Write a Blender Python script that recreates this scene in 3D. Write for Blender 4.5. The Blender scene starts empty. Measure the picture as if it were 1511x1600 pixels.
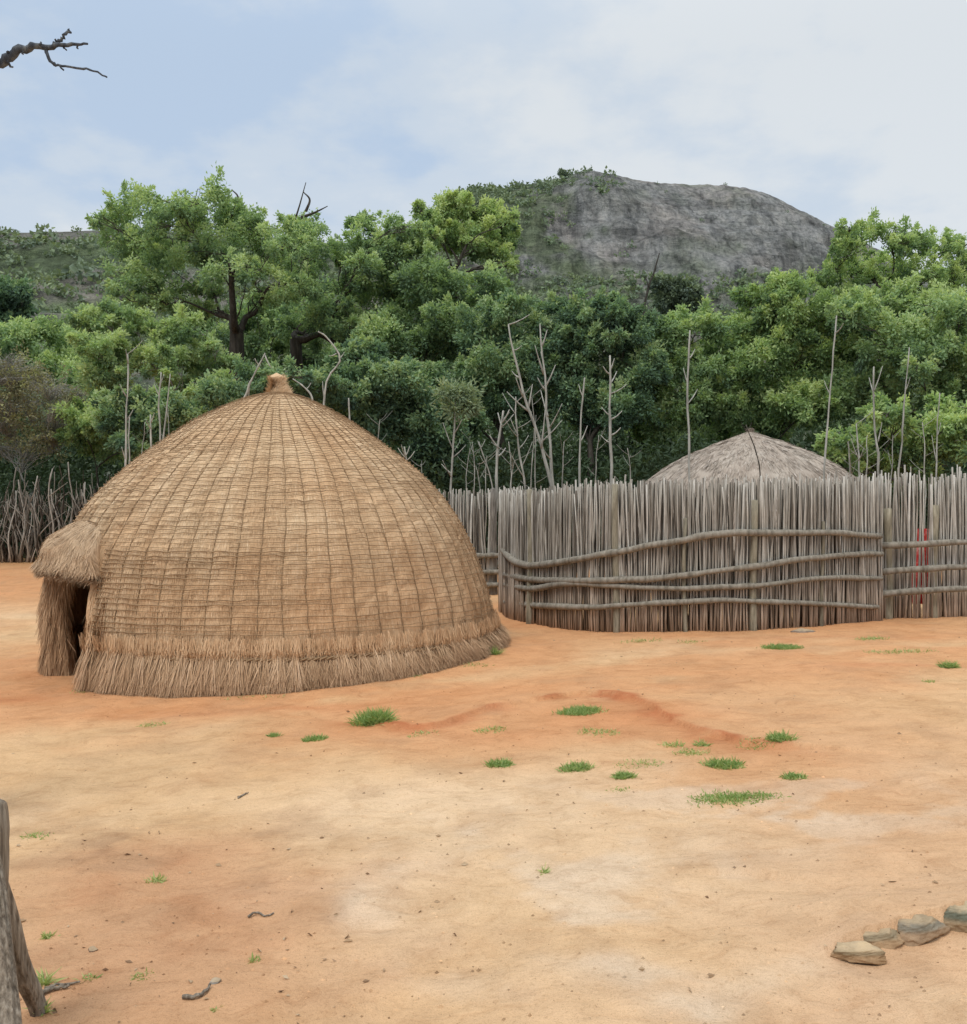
import bpy, math, random
import numpy as np
from math import radians as R, sin, cos, pi
random.seed(7)
rng = np.random.default_rng(11)
sc = bpy.context.scene
col = sc.collection
EYE, F = 1.55, 1512.0

# ------------------------------------------------------------------ helpers
def _h(ix, iy, seed):
    n = (ix.astype(np.int64) * 374761393 + iy.astype(np.int64) * 668265263 + seed * 974634777) & 0xFFFFFFFF
    n = ((n ^ (n >> 13)) * 1274126177) & 0xFFFFFFFF
    n = n ^ (n >> 16)
    return (n & 0xFFFF) / 65535.0
def vnoise(x, y, seed=0):
    x = np.asarray(x, float); y = np.asarray(y, float)
    ix = np.floor(x); iy = np.floor(y); fx = x - ix; fy = y - iy
    fx = fx * fx * (3 - 2 * fx); fy = fy * fy * (3 - 2 * fy)
    a = _h(ix, iy, seed); b = _h(ix + 1, iy, seed); c = _h(ix, iy + 1, seed); d = _h(ix + 1, iy + 1, seed)
    return (a * (1 - fx) + b * fx) * (1 - fy) + (c * (1 - fx) + d * fx) * fy
def fbm(x, y, seed=0, o=4):
    r = 0; a = .5; tot = 0
    for k in range(o):
        r = r + a * vnoise(np.asarray(x) * 2 ** k + 17.3 * k, np.asarray(y) * 2 ** k - 9.1 * k, seed + k); tot += a; a *= .5
    return r / tot
def sstep(a, b, x):
    t = np.clip((x - a) / (b - a), 0, 1); return t * t * (3 - 2 * t)

def ground_z(x, y):                      # the gentle lie of the yard
    return .2 * np.tanh(np.asarray(x) / 3.5) * np.exp(-np.maximum(np.asarray(y) - 60, 0) / 40) + .02 * np.clip(np.asarray(y) - 12, 0, 30)
def P(px, py, Y):                        # photo pixel + distance -> world point
    return np.array([(px - 755.5) / F * Y, Y, EYE - (py - 800) / F * Y])
def G(px, py):                           # photo pixel -> point on the ground
    Y = 8.0
    for _ in range(60):
        z = float(ground_z((px - 755.5) / F * Y, Y)); Y = .5 * Y + .5 * (EYE - z) * F / (py - 800)
    x = (px - 755.5) / F * Y
    return np.array([x, Y, float(ground_z(x, Y))])

class MB:
    def __init__(s): s.v = []; s.f = {3: [], 4: []}; s.t = []; s.c = []; s.n = 0
    def add(s, V, f4=None, f3=None, t=.5, c=None):
        V = np.asarray(V, float).reshape(-1, 3)
        s.v.append(V); s.t.append(np.broadcast_to(np.asarray(t, float), (len(V),)))
        s.c.append(np.zeros((len(V), 3)) if c is None else np.broadcast_to(np.asarray(c, float), (len(V), 3)))
        if f4 is not None and len(f4): s.f[4].append(np.asarray(f4, np.int64).reshape(-1, 4) + s.n)
        if f3 is not None and len(f3): s.f[3].append(np.asarray(f3, np.int64).reshape(-1, 3) + s.n)
        s.n += len(V); return s
    def build(s, name, mat, parent=None, smooth=False):
        me = bpy.data.meshes.new(name)
        V = np.concatenate(s.v); me.vertices.add(len(V)); me.vertices.foreach_set('co', V.astype(np.float32).ravel())
        q = np.concatenate(s.f[4]) if s.f[4] else np.zeros((0, 4), np.int64)
        t = np.concatenate(s.f[3]) if s.f[3] else np.zeros((0, 3), np.int64)
        lp = np.concatenate([q.ravel(), t.ravel()])
        me.loops.add(len(lp)); me.loops.foreach_set('vertex_index', lp.astype(np.int32))
        st = np.concatenate([np.arange(len(q)) * 4, len(q) * 4 + np.arange(len(t)) * 3])
        me.polygons.add(len(st)); me.polygons.foreach_set('loop_start', st.astype(np.int32))
        me.polygons.foreach_set('use_smooth', np.full(len(st), smooth, bool))
        a = me.attributes.new('tint', 'FLOAT', 'POINT'); a.data.foreach_set('value', np.concatenate(s.t).astype(np.float32))
        a = me.attributes.new('info', 'FLOAT_VECTOR', 'POINT'); a.data.foreach_set('vector', np.concatenate(s.c).astype(np.float32).ravel())
        me.update(calc_edges=True); me.validate()
        me.materials.append(mat)
        o = bpy.data.objects.new(name, me); col.objects.link(o)
        if parent is not None:
            o.parent = parent; o.matrix_parent_inverse = parent.matrix_world.inverted()
            o.matrix_parent_inverse.translation = -parent.location
        return o

def tag(o, label=None, cat=None, group=None, kind=None):
    if label: o['label'] = label
    if cat: o['category'] = cat
    if group: o['group'] = group
    if kind: o['kind'] = kind
    return o
def thing(name, label, cat, loc, group=None):
    o = bpy.data.objects.new(name, None); col.objects.link(o); o.location = [float(q) for q in loc]
    o.empty_display_size = .2
    return tag(o, label, cat, group)

def nrm(a): return a / np.maximum(np.linalg.norm(a, axis=-1, keepdims=True), 1e-9)
def tube(mb, pts, rad, ns=6, t=.5, cap=True, rough=0.0, tj=0.0):
    p = np.asarray(pts, float); n = len(p); rad = np.broadcast_to(np.asarray(rad, float), (n,))
    d = np.gradient(p, axis=0); d = nrm(d)
    ref = np.array([.31, .95, .05]) if abs(d[:, 2]).mean() > .6 else np.array([.05, .1, 1.])
    s = nrm(np.cross(d, ref)); u = np.cross(s, d)
    a = np.linspace(0, 2 * pi, ns, endpoint=False)
    rr = rad[:, None] * (1 + rough * (rng.random((n, ns)) - .5))
    V = p[:, None] + (s[:, None] * np.cos(a)[None, :, None] + u[:, None] * np.sin(a)[None, :, None]) * rr[..., None]
    i = np.arange(n - 1)[:, None] * ns; k = np.arange(ns)[None]; k2 = (k + 1) % ns
    f = np.stack([i + k, i + k2, i + ns + k2, i + ns + k], -1).reshape(-1, 4)
    V = V.reshape(-1, 3); f3 = []
    if cap:
        V = np.vstack([V, p[0] - d[0] * rad[0] * .2, p[-1] + d[-1] * rad[-1] * .35])
        f3 = [(j2, j, n * ns) for j, j2 in zip(range(ns), list(range(1, ns)) + [0])] + \
             [((n - 1) * ns + j, (n - 1) * ns + j2, n * ns + 1) for j, j2 in zip(range(ns), list(range(1, ns)) + [0])]
    tt = t if tj == 0 else np.clip(t + (rng.random(len(V)) - .5) * tj, 0, 1)
    mb.add(V, f, f3, tt)
def curve(pts, n):                       # smooth resample (Catmull-Rom)
    p = np.asarray(pts, float); p = np.vstack([2 * p[0] - p[1], p, 2 * p[-1] - p[-2]])
    seg = len(p) - 3; u = np.linspace(0, seg - 1e-6, n); i = u.astype(int); f = (u - i)[:, None]
    a, b, c, d = p[i], p[i + 1], p[i + 2], p[i + 3]
    return .5 * (2 * b + (c - a) * f + (2 * a - 5 * b + 4 * c - d) * f ** 2 + (3 * b - a - 3 * c + d) * f ** 3)
def leaves(mb, C, D, L, W, t):           # rhombic leaves
    n = len(C); D = nrm(D); S = nrm(np.cross(D, nrm(rng.normal(size=(n, 3))))); N = np.cross(S, D)
    L = np.broadcast_to(L, (n,))[:, None]; W = np.broadcast_to(W, (n,))[:, None]
    V = np.stack([C, C + D * L * .5 + S * W * .5 + N * L * .08, C + D * L - N * L * .1, C + D * L * .5 - S * W * .5 + N * L * .08], 1)
    f = np.arange(n)[:, None] * 4 + np.arange(4)[None]
    mb.add(V.reshape(-1, 3), f, None, np.repeat(np.broadcast_to(t, (n,)), 4))
def blades(mb, C, D, S, L, W, t, droop=None, tip=.35):   # straw / grass blades, two segments
    n = len(C); D = nrm(D); S = nrm(S)
    L = np.broadcast_to(L, (n,))[:, None]; W = np.broadcast_to(W, (n,))[:, None]
    M = C + D * L * .5; E = C + D * L + (0 if droop is None else droop)
    V = np.stack([C - S * W * .5, C + S * W * .5, M + S * W * .5, M - S * W * .5, E + S * W * .5 * tip, E - S * W * .5 * tip], 1)
    b = np.arange(n)[:, None] * 6
    f = np.concatenate([b + np.array([[0, 1, 2, 3]]), b + np.array([[3, 2, 4, 5]])])
    mb.add(V.reshape(-1, 3), f, None, np.repeat(np.broadcast_to(t, (n,)), 6))

# ------------------------------------------------------------------ materials
class NT:
    def __init__(s, name):
        s.m = bpy.data.materials.new(name); s.m.use_nodes = True; s.t = s.m.node_tree
        s.b = s.t.nodes['Principled BSDF']; s.b.inputs['Roughness'].default_value = .9
        s.b.inputs['Specular IOR Level'].default_value = .15
        s.out = s.t.nodes['Material Output']
    def n(s, typ, **kw):
        k = s.t.nodes.new(typ)
        for a, b in kw.items(): setattr(k, a, b)
        return k
    def l(s, a, b): s.t.links.new(a, b)
    def attr(s, name): return s.n('ShaderNodeAttribute', attribute_name=name)
    def noise(s, vec, scale, detail=4, rough=.6):
        k = s.n('ShaderNodeTexNoise'); k.inputs['Scale'].default_value = scale; k.inputs['Detail'].default_value = detail
        k.inputs['Roughness'].default_value = rough
        if vec is not None: s.l(vec, k.inputs['Vector'])
        return k.outputs['Fac']
    def ramp(s, fac, stops):
        k = s.n('ShaderNodeValToRGB'); e = k.color_ramp.elements
        while len(e) < len(stops): e.new(.5)
        for q, (p, c) in zip(e, stops): q.position = p; q.color = (*c, 1)
        s.l(fac, k.inputs['Fac']); return k.outputs['Color']
    def mix(s, a, b, fac, mode='MIX'):
        k = s.n('ShaderNodeMix', data_type='RGBA', blend_type=mode)
        for ix, v in ((6, a), (7, b), (0, fac)):
            sock = k.inputs[ix]
            if hasattr(v, 'links'): s.l(v, sock)
            elif isinstance(v, (int, float)): sock.default_value = v if ix == 0 else (v, v, v, 1)
            else: sock.default_value = (*v, 1)
        return k.outputs[2]
    def math(s, op, a, b=0.0, clamp=False):
        k = s.n('ShaderNodeMath', operation=op, use_clamp=clamp)
        for sock, v in zip(k.inputs, (a, b)):
            if hasattr(v, 'links'): s.l(v, sock)
            else: sock.default_value = v
        return k.outputs[0]
    def bump(s, h, dist, strength=.6):
        k = s.n('ShaderNodeBump'); k.inputs['Distance'].default_value = dist; k.inputs['Strength'].default_value = strength
        s.l(h, k.inputs['Height']); s.l(k.outputs[0], s.b.inputs['Normal'])
    def coord(s): return s.n('ShaderNodeTexCoord').outputs['Object']
    def scaled(s, vec, sc3):
        k = s.n('ShaderNodeMapping'); k.inputs['Scale'].default_value = sc3; s.l(vec, k.inputs['Vector']); return k.outputs[0]
    def done(s, c):
        s.l(c, s.b.inputs['Base Color']); return s.m

def m_leaf(name, stops, trans=.35):
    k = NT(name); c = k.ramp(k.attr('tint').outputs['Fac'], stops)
    nz = k.noise(k.coord(), .9, 2); c = k.mix(c, k.mix(c, 1.25, 1.0, 'MULTIPLY'), nz)
    k.l(c, k.b.inputs['Base Color']); k.b.inputs['Roughness'].default_value = .6; k.b.inputs['Specular IOR Level'].default_value = .2
    tr = k.n('ShaderNodeBsdfTranslucent'); k.l(k.mix(c, (1.15, 1.1, .6), 1.0, 'MULTIPLY'), tr.inputs['Color'])
    mx = k.n('ShaderNodeMixShader'); mx.inputs[0].default_value = trans
    k.l(k.b.outputs[0], mx.inputs[1]); k.l(tr.outputs[0], mx.inputs[2]); k.l(mx.outputs[0], k.out.inputs['Surface'])
    return k.m
GREEN = m_leaf('leaf_mid_green', [(0, (.075, .12, .078)), (.3, (.17, .265, .145)), (.65, (.30, .425, .21)), (1, (.46, .56, .30))], .46)
BRIGHT = m_leaf('leaf_fresh_green', [(0, (.068, .115, .062)), (.3, (.175, .275, .13)), (.65, (.335, .46, .205)), (1, (.50, .59, .30))], .46)
DARKG = m_leaf('leaf_deep_green', [(0, (.044, .075, .056)), (.4, (.125, .21, .132)), (.75, (.235, .35, .19)), (1, (.38, .47, .26))], .42)
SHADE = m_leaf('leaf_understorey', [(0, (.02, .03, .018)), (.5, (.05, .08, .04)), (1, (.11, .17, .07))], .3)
OLIVE = m_leaf('leaf_olive_brown', [(0, (.13, .125, .085)), (.4, (.25, .235, .15)), (.75, (.34, .34, .18)), (1, (.40, .44, .2))])
PALEG = m_leaf('leaf_grey_green', [(0, (.12, .165, .11)), (.5, (.23, .30, .185)), (1, (.36, .42, .26))])
FAR = m_leaf('leaf_distant', [(0, (.10, .135, .105)), (.35, (.14, .185, .125)), (.7, (.19, .245, .14)), (1, (.26, .31, .17))], .25)
GRASS = m_leaf('grass_blade', [(0, (.15, .24, .07)), (.5, (.27, .37, .13)), (1, (.52, .48, .24))])

def m_bark(name, a, b, c, scale=14):
    k = NT(name); v = k.scaled(k.coord(), (1, 1, .18 if scale < 60 else .07)); nz = k.noise(v, scale, 5)
    base = k.ramp(nz, [(.3, a), (.52, b), (.75, c)])
    t = k.attr('tint').outputs['Fac']; base = k.mix(base, k.ramp(t, [(0, (.55, .53, .5)), (.5, (1, 1, 1)), (1, (1.35, 1.32, 1.28))]), 1.0, 'MULTIPLY')
    k.bump(nz, .02, .7); return k.done(base)
BARK = m_bark('bark_dark', (.028, .025, .02), (.06, .052, .042), (.11, .1, .085))
STUMPB = m_bark('stump_bark', (.09, .07, .052), (.235, .195, .15), (.40, .35, .285), 75)
PALEBARK = m_bark('bark_pale', (.2, .195, .17), (.34, .33, .29), (.48, .465, .42), 20)
GREYBARK = m_bark('weathered_wood', (.11, .1, .088), (.22, .2, .175), (.36, .34, .3), 24)
BLUEBARK = m_bark('dead_branch_bark', (.035, .04, .05), (.075, .085, .1), (.22, .23, .22), 30)
RAIL = m_bark('rail_wood', (.13, .115, .09), (.24, .215, .175), (.34, .31, .26), 22)
POSTW = m_bark('post_wood', (.13, .115, .085), (.255, .23, .17), (.37, .34, .265), 26)

def m_stick():
    k = NT('fence_stick'); t = k.attr('tint').outputs['Fac']
    c = k.ramp(t, [(0, (.05, .038, .028)), (.25, (.16, .14, .115)), (.5, (.30, .272, .23)), (.75, (.40, .375, .33)), (1, (.55, .525, .47))])
    nz = k.noise(k.scaled(k.coord(), (1, 1, .12)), 40, 4); c = k.mix(c, k.ramp(nz, [(.3, (.6, .58, .56)), (.6, (1.1, 1.1, 1.1))]), 1.0, 'MULTIPLY')
    k.bump(nz, .006, .5)
    sep = k.n('ShaderNodeSeparateXYZ'); k.l(k.coord(), sep.inputs[0])
    low = k.n('ShaderNodeMapRange'); low.inputs[1].default_value = .9; low.inputs[2].default_value = 0; k.l(sep.outputs[2], low.inputs[0])
    c = k.mix(c, k.mix(c, (.95, .74, .6), 1.0, 'MULTIPLY'), low.outputs[0])
    return k.done(c)
STICK = m_stick()

def m_straw(name, stops, patch, grey):
    k = NT(name); t = k.attr('tint').outputs['Fac']; c = k.ramp(t, stops)
    info = k.attr('info').outputs['Vector']; co = k.coord()
    nz = k.noise(co, 1.6, 4); c = k.mix(c, k.mix(c, patch, 1.0, 'MULTIPLY'), k.ramp(nz, [(.35, (0, 0, 0)), (.7, (1, 1, 1))]))
    st = k.noise(k.scaled(info, (95, 3.2, 1)), 1.0, 4, .7); c = k.mix(c, k.ramp(st, [(.25, (.62, .56, .5)), (.5, (1, 1, 1)), (.75, (1.15, 1.13, 1.1))]), .6, 'MULTIPLY')
    sep = k.n('ShaderNodeSeparateXYZ'); k.l(co, sep.inputs[0])
    mr = k.n('ShaderNodeMapRange'); mr.inputs[1].default_value = 1.5; mr.inputs[2].default_value = .1; k.l(sep.outputs[2], mr.inputs[0])
    c = k.mix(c, k.mix(c, grey, 1.0, 'MULTIPLY'), mr.outputs[0])
    k.bump(st, .02, .6); return k.done(c)
SG = [(0, (.42, .285, .165)), (.3, (.59, .415, .25)), (.55, (.69, .505, .315)), (.8, (.76, .585, .39)), (1, (.83, .68, .48))]
STRAW = m_straw('golden_straw', SG, (.92, .83, .76), (.93, .87, .83))
STRAWG = m_straw('weathered_straw', [(0, (.3, .205, .125)), (.35, (.46, .325, .205)), (.65, (.58, .425, .275)), (1, (.70, .54, .38))], (.9, .84, .8), (.9, .83, .77))
STRAWH = m_straw('grey_thatch', [(0, (.2, .165, .13)), (.35, (.33, .275, .225)), (.65, (.44, .38, .315)), (1, (.56, .495, .43))], (.9, .86, .84), (1, 1, 1))
k = NT('grass_rope'); nz = k.noise(k.coord(), 30); ROPE = k.done(k.ramp(nz, [(.3, (.19, .12, .065)), (.7, (.33, .22, .125))]))

def m_ground():
    k = NT('sandy_soil'); c = k.attr('info').outputs['Color']; co = k.coord()
    wv = k.n('ShaderNodeTexNoise'); wv.inputs['Scale'].default_value = 2.2; wv.inputs['Detail'].default_value = 3; k.l(co, wv.inputs['Vector'])
    wc = k.n('ShaderNodeVectorMath', operation='MULTIPLY_ADD'); k.l(wv.outputs['Color'], wc.inputs[0]); wc.inputs[1].default_value = (.5, .5, .5); k.l(co, wc.inputs[2]); wc = wc.outputs[0]
    n0 = k.noise(wc, 1.7, 8, .7); n1 = k.noise(wc, 6, 7, .72); n2 = k.noise(co, 48, 5, .75); n3 = k.noise(co, 240, 2); sc_ = k.noise(k.scaled(wc, (2.5, 11, 1)), 1.6, 6, .7)
    c = k.mix(c, k.ramp(n0, [(.3, (.86, .80, .74)), (.5, (1, 1, 1)), (.72, (1.08, 1.09, 1.12))]), .8, 'MULTIPLY')
    c = k.mix(c, k.ramp(n1, [(.3, (.80, .74, .69)), (.48, (1, 1, 1)), (.75, (1.08, 1.08, 1.1))]), .75, 'MULTIPLY')
    c = k.mix(c, k.ramp(sc_, [(.34, (.78, .70, .64)), (.45, (1, 1, 1)), (.8, (1.06, 1.06, 1.06))]), .42, 'MULTIPLY')
    c = k.mix(c, k.ramp(n2, [(.3, (.74, .70, .66)), (.46, (1, 1, 1)), (.8, (1.06, 1.06, 1.07))]), .7, 'MULTIPLY')
    c = k.mix(c, k.ramp(n3, [(.3, (.62, .57, .52)), (.44, (1, 1, 1)), (.7, (1.1, 1.1, 1.1))]), .7, 'MULTIPLY')
    h = k.math('ADD', k.math('ADD', n1, k.math('MULTIPLY', sc_, .6)), k.math('MULTIPLY', n2, .3))
    k.bump(h, .05, .6); return k.done(c)
SOIL = m_ground()

def m_rock(name):
    k = NT(name); co = k.coord(); c = k.attr('info').outputs['Color']
    n1 = k.noise(co, 6, 6, .7); n2 = k.noise(co, 26, 4)
    c = k.mix(c, k.ramp(n1, [(.3, (.6, .58, .55)), (.55, (1, 1, 1)), (.75, (1.3, 1.28, 1.2))]), 1.0, 'MULTIPLY')
    c = k.mix(c, k.ramp(n2, [(.3, (.7, .7, .66)), (.5, (1, 1, 1))]), .7, 'MULTIPLY')
    k.bump(n1, .03, .6); return k.done(c)
STONE = m_rock('field_stone')
def m_mount():
    k = NT('granite'); co = k.coord(); c = k.attr('info').outputs['Color']
    st = k.noise(k.scaled(co, (1, .3, .06)), .22, 7, .72); n2 = k.noise(co, .09, 8, .74); n3 = k.noise(co, .42, 5, .72); ld = k.noise(k.scaled(co, (.12, .3, 1)), .13, 6, .7)
    c = k.mix(c, k.ramp(st, [(.34, (.42, .43, .45)), (.5, (1, 1, 1)), (.68, (1.35, 1.31, 1.26))]), .85, 'MULTIPLY')
    c = k.mix(c, k.ramp(ld, [(.36, (.6, .6, .6)), (.46, (1, 1, 1)), (.75, (1.15, 1.13, 1.1))]), .75, 'MULTIPLY')
    c = k.mix(c, k.ramp(n2, [(.36, (.66, .68, .66)), (.5, (1, 1, 1)), (.72, (1.15, 1.13, 1.1))]), .8, 'MULTIPLY')
    c = k.mix(c, k.ramp(n3, [(.36, (.5, .53, .5)), (.5, (1, 1, 1)), (.68, (1.2, 1.18, 1.15))]), .85, 'MULTIPLY')
    wn = k.n('ShaderNodeTexNoise'); wn.inputs['Scale'].default_value = .05; wn.inputs['Detail'].default_value = 5; k.l(co, wn.inputs['Vector'])
    wv = k.n('ShaderNodeVectorMath', operation='MULTIPLY_ADD'); k.l(wn.outputs['Color'], wv.inputs[0]); wv.inputs[1].default_value = (34, 34, 34); k.l(co, wv.inputs[2])
    for sc3, w_, dk in (((.045, .02, .016), .05, .55), ((.03, .03, .085), .045, .62)):
        vo = k.n('ShaderNodeTexVoronoi', feature='DISTANCE_TO_EDGE'); vo.inputs['Scale'].default_value = 1.0; k.l(k.scaled(wv.outputs[0], sc3), vo.inputs['Vector'])
        c = k.mix(c, k.ramp(vo.outputs['Distance'], [(0, (dk, dk, dk)), (w_, (.92, .92, .92)), (w_ * 2.5, (1, 1, 1))]), .8, 'MULTIPLY')
    k.bump(k.math('ADD', k.math('ADD', st, n2), k.math('MULTIPLY', ld, .7)), 9, .8); return k.done(c)
GRANITE = m_mount()
def m_cloth():
    k = NT('red_cloth'); nz = k.noise(k.coord(), 14, 3)
    return k.done(k.ramp(nz, [(.3, (.4, .03, .035)), (.55, (.62, .07, .06)), (.8, (.75, .5, .45))]))
CLOTH = m_cloth()
k = NT('dry_leaf'); DRY = k.done(k.ramp(k.attr('tint').outputs['Fac'], [(0, (.2, .12, .07)), (.5, (.36, .24, .14)), (1, (.5, .38, .25))]))

# ------------------------------------------------------------------ ground
HC = np.array([-2.3, 11.24]); HR = 2.55
def polydist(x, y, poly):
    d = np.full(x.shape, 1e9); side = np.zeros(x.shape)
    for a, b in zip(poly[:-1], poly[1:]):
        ab = b - a; t = np.clip(((x - a[0]) * ab[0] + (y - a[1]) * ab[1]) / (ab @ ab), 0, 1)
        dx = x - a[0] - ab[0] * t; dy = y - a[1] - ab[1] * t; q = np.hypot(dx, dy)
        m = q < d; d = np.where(m, q, d); side = np.where(m, np.sign(ab[0] * dy - ab[1] * dx), side)
    return d, side
SCARP = [G(*q)[:2] for q in ((560, 1128), (640, 1138), (700, 1130), (760, 1108), (840, 1095), (900, 1084), (960, 1086), (1015, 1100), (1050, 1124), (1100, 1142), (1160, 1156), (1230, 1162))]
FENCE_PX = [(784, 950), (790, 962), (805, 969), (850, 978), (900, 984), (1000, 987), (1100, 987), (1180, 985), (1250, 981), (1310, 976), (1378, 969)]
FENCE = [G(*q)[:2] for q in FENCE_PX]
RST = [G(*q)[:2] for q in ((1270, 1500), (1320, 1480), (1370, 1468), (1420, 1452), (1480, 1438), (1560, 1425))]
LSTEP = [G(*q)[:2] for q in ((1130, 1352), (1170, 1350), (1208, 1358))]
def ground_detail(x, y):
    near = np.exp(-np.maximum(y - 14, 0) / 8) * (y > -2)
    h = (fbm(x * .9, y * .9, 3, 4) - .5) * .06 + (fbm(x * 5, y * 5, 9, 3) - .5) * .016
    d, s = polydist(x, y, np.array(SCARP)); d = d + (fbm(x * 4, y * 4, 5, 3) - .5) * .12
    h = h - .034 * (.1 + .9 * fbm(x * 1.7, y * 1.7, 19, 3)) * np.where(s < 0, sstep(.0, .04, d) * np.exp(-np.maximum(d, 0) / .6), 0) * sstep(3.1, 2.2, x) * sstep(-1.0, -.5, x)
    h = h + .012 * np.where(s >= 0, np.exp(-(d / .2) ** 2), 0)
    d2, s2 = polydist(x, y, np.array(LSTEP)); h = h - .03 * (s2 < 0) * sstep(0, .025, d2) * np.exp(-d2 / .12)
    d3, s3 = polydist(x, y, np.array(RST)); d3 = d3 + (fbm(x * 6, y * 6, 23, 3) - .5) * .05; h = h + sstep(RST[0][0] - .02, RST[0][0] + .22, x) * np.where(s3 < 0, -.03 * sstep(0, .06, d3) * np.exp(-np.maximum(d3, 0) / .35), .055 * np.exp(-(d3 / .28) ** 2))
    rh = np.hypot(x - HC[0], y - HC[1]); h = h + .03 * np.exp(-((rh - HR) / .3) ** 2)
    return h * near
def full_z(x, y): return ground_z(x, y) + ground_detail(np.asarray(x, float), np.asarray(y, float))

SAND = np.array([.61, .39, .205]); PALE = np.array([.66, .465, .285]); ORNG = np.array([.57, .265, .115]); RED = np.array([.44, .135, .05])
PINK = np.array([.50, .275, .145]); DUSK = np.array([.34, .2, .11]); WHITE = np.array([.68, .55, .41])
def soil(x, y):
    wx = x + (fbm(x * 1.3, y * 1.3, 21, 4) - .5) * 1.1; wy = y + (fbm(x * 1.3, y * 1.3, 31, 4) - .5) * 1.1
    def blob(px, py, rx, ry, ex=1.0):
        c = G(px, py); return np.exp(-(((wx - c[0]) / rx) ** 2 + ((wy - c[1]) / ry) ** 2) ** ex)
    C = np.broadcast_to(SAND, x.shape + (3,)).copy()
    def put(c, a): nonlocal C; a = np.clip(a, 0, 1)[..., None]; C = C * (1 - a) + c * a
    rh = np.hypot(wx - HC[0], wy - HC[1])
    fn, _ = polydist(wx, wy, np.array(FENCE))
    n = fbm(x * .55, y * .55, 41, 5)
    put(PALE, .9 * sstep(6.6, 5.0, wy) * sstep(.3, .6, n))
    put(PALE, .5 * blob(1150, 1010, 1.6, .8)); put(PALE, .5 * blob(1000, 1300, 1.6, 1.5))
    put(ORNG, .85 * np.exp(-((rh - 2.7) / .75) ** 2) * sstep(.22, .52, fbm(x * .9, y * .9, 43, 4)))
    put(ORNG, .8 * sstep(7.2, 8.4, wy) * sstep(14, 9.5, wy) * sstep(.3, .62, fbm(x * .7, y * 1.3, 47, 5)))
    put(ORNG, .75 * np.exp(-(fn / .9) ** 2)); put(ORNG, .85 * sstep(15, 19, wy))
    put(ORNG * np.array([.95, .88, .85]), .9 * blob(900, 1125, 1.5, .75)); put(ORNG, .55 * blob(1300, 1180, 1.0, 1.2)); put(ORNG, .7 * blob(640, 1120, .9, .5))
    put(PALE, .5 * blob(60, 960, 1.6, 1.4))
    d, s = polydist(x, y, np.array(SCARP)); d = d + (fbm(x * 5, y * 5, 51, 3) - .5) * .22
    put(RED * .92, (.85 - .3 * sstep(1.5, 2.6, x)) * np.where(s < 0, np.exp(-(d / .15) ** 2), np.exp(-(d / .06) ** 2)) * sstep(.28, .5, fbm(x * 2.6, y * 2.6, 57, 4)))
    put(ORNG * .85, .6 * np.where(s < 0, np.exp(-(d / .75) ** 2), 0) * sstep(.35, .6, fbm(x * 2.4, y * 2.4, 53, 4)))
    put(RED, .5 * blob(1440, 1040, .9, .22)); put(RED, .45 * blob(1260, 1000, .9, .15)); put(RED, .35 * blob(60, 1085, .8, .25)); put(RED, .3 * blob(420, 1110, 1.2, .2))
    put(PINK, .95 * blob(190, 1420, .8, .9, 1.6)); put(np.array([.42, .2, .095]), .6 * sstep(.5, .68, fbm(x * 4.2, y * 4.2, 75, 5)) * blob(180, 1450, .8, .8)); put(PINK, .7 * blob(120, 1560, .7, .4)); put(PINK, .45 * blob(430, 1500, .6, .6))
    put(PINK, .5 * blob(1350, 1560, .9, .35)); put(PINK, .45 * blob(1430, 1330, .9, .8))
    n4 = fbm(x * 3.1, y * 3.1, 61, 5); n5 = fbm(x * .8 + 3, y * .8, 63, 4)
    put(np.array([.59, .36, .20]), .6 * sstep(4.4, 3.0, wy) * sstep(.35, .65, n5)); put(np.array([.59, .35, .185]), .6 * sstep(.9, 2.4, wx) * sstep(.3, .6, n5) * sstep(9, 6, wy))
    put(np.array([.57, .31, .15]), .5 * sstep(4.8, 6.4, wy) * sstep(.4, .65, fbm(x * .8, y * 1.1, 65, 4)))
    put(DUSK, .55 * sstep(.55, .72, n4) * blob(220, 1330, .9, .55)); put(DUSK, .42 * sstep(.5, .7, n4) * blob(520, 1450, .25, .35)); put(DUSK, .2 * sstep(.52, .72, n4))
    put(WHITE, .55 * blob(1000, 1500, .28, .1)); put(WHITE, .5 * sstep(.5, .68, fbm(x * 2.2, y * 2.2, 67, 5)) * blob(880, 1390, .9, .8)); put(WHITE, .45 * blob(560, 1420, .2, .3)); put(WHITE, .5 * sstep(.45, .6, n4) * blob(1200, 1250, .8, .5))
    put(np.array([.07, .085, .035]), .85 * sstep(24, 32, wy))
    return C * (.93 + .14 * fbm(x * 7, y * 7, 71, 3))[..., None]

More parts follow.
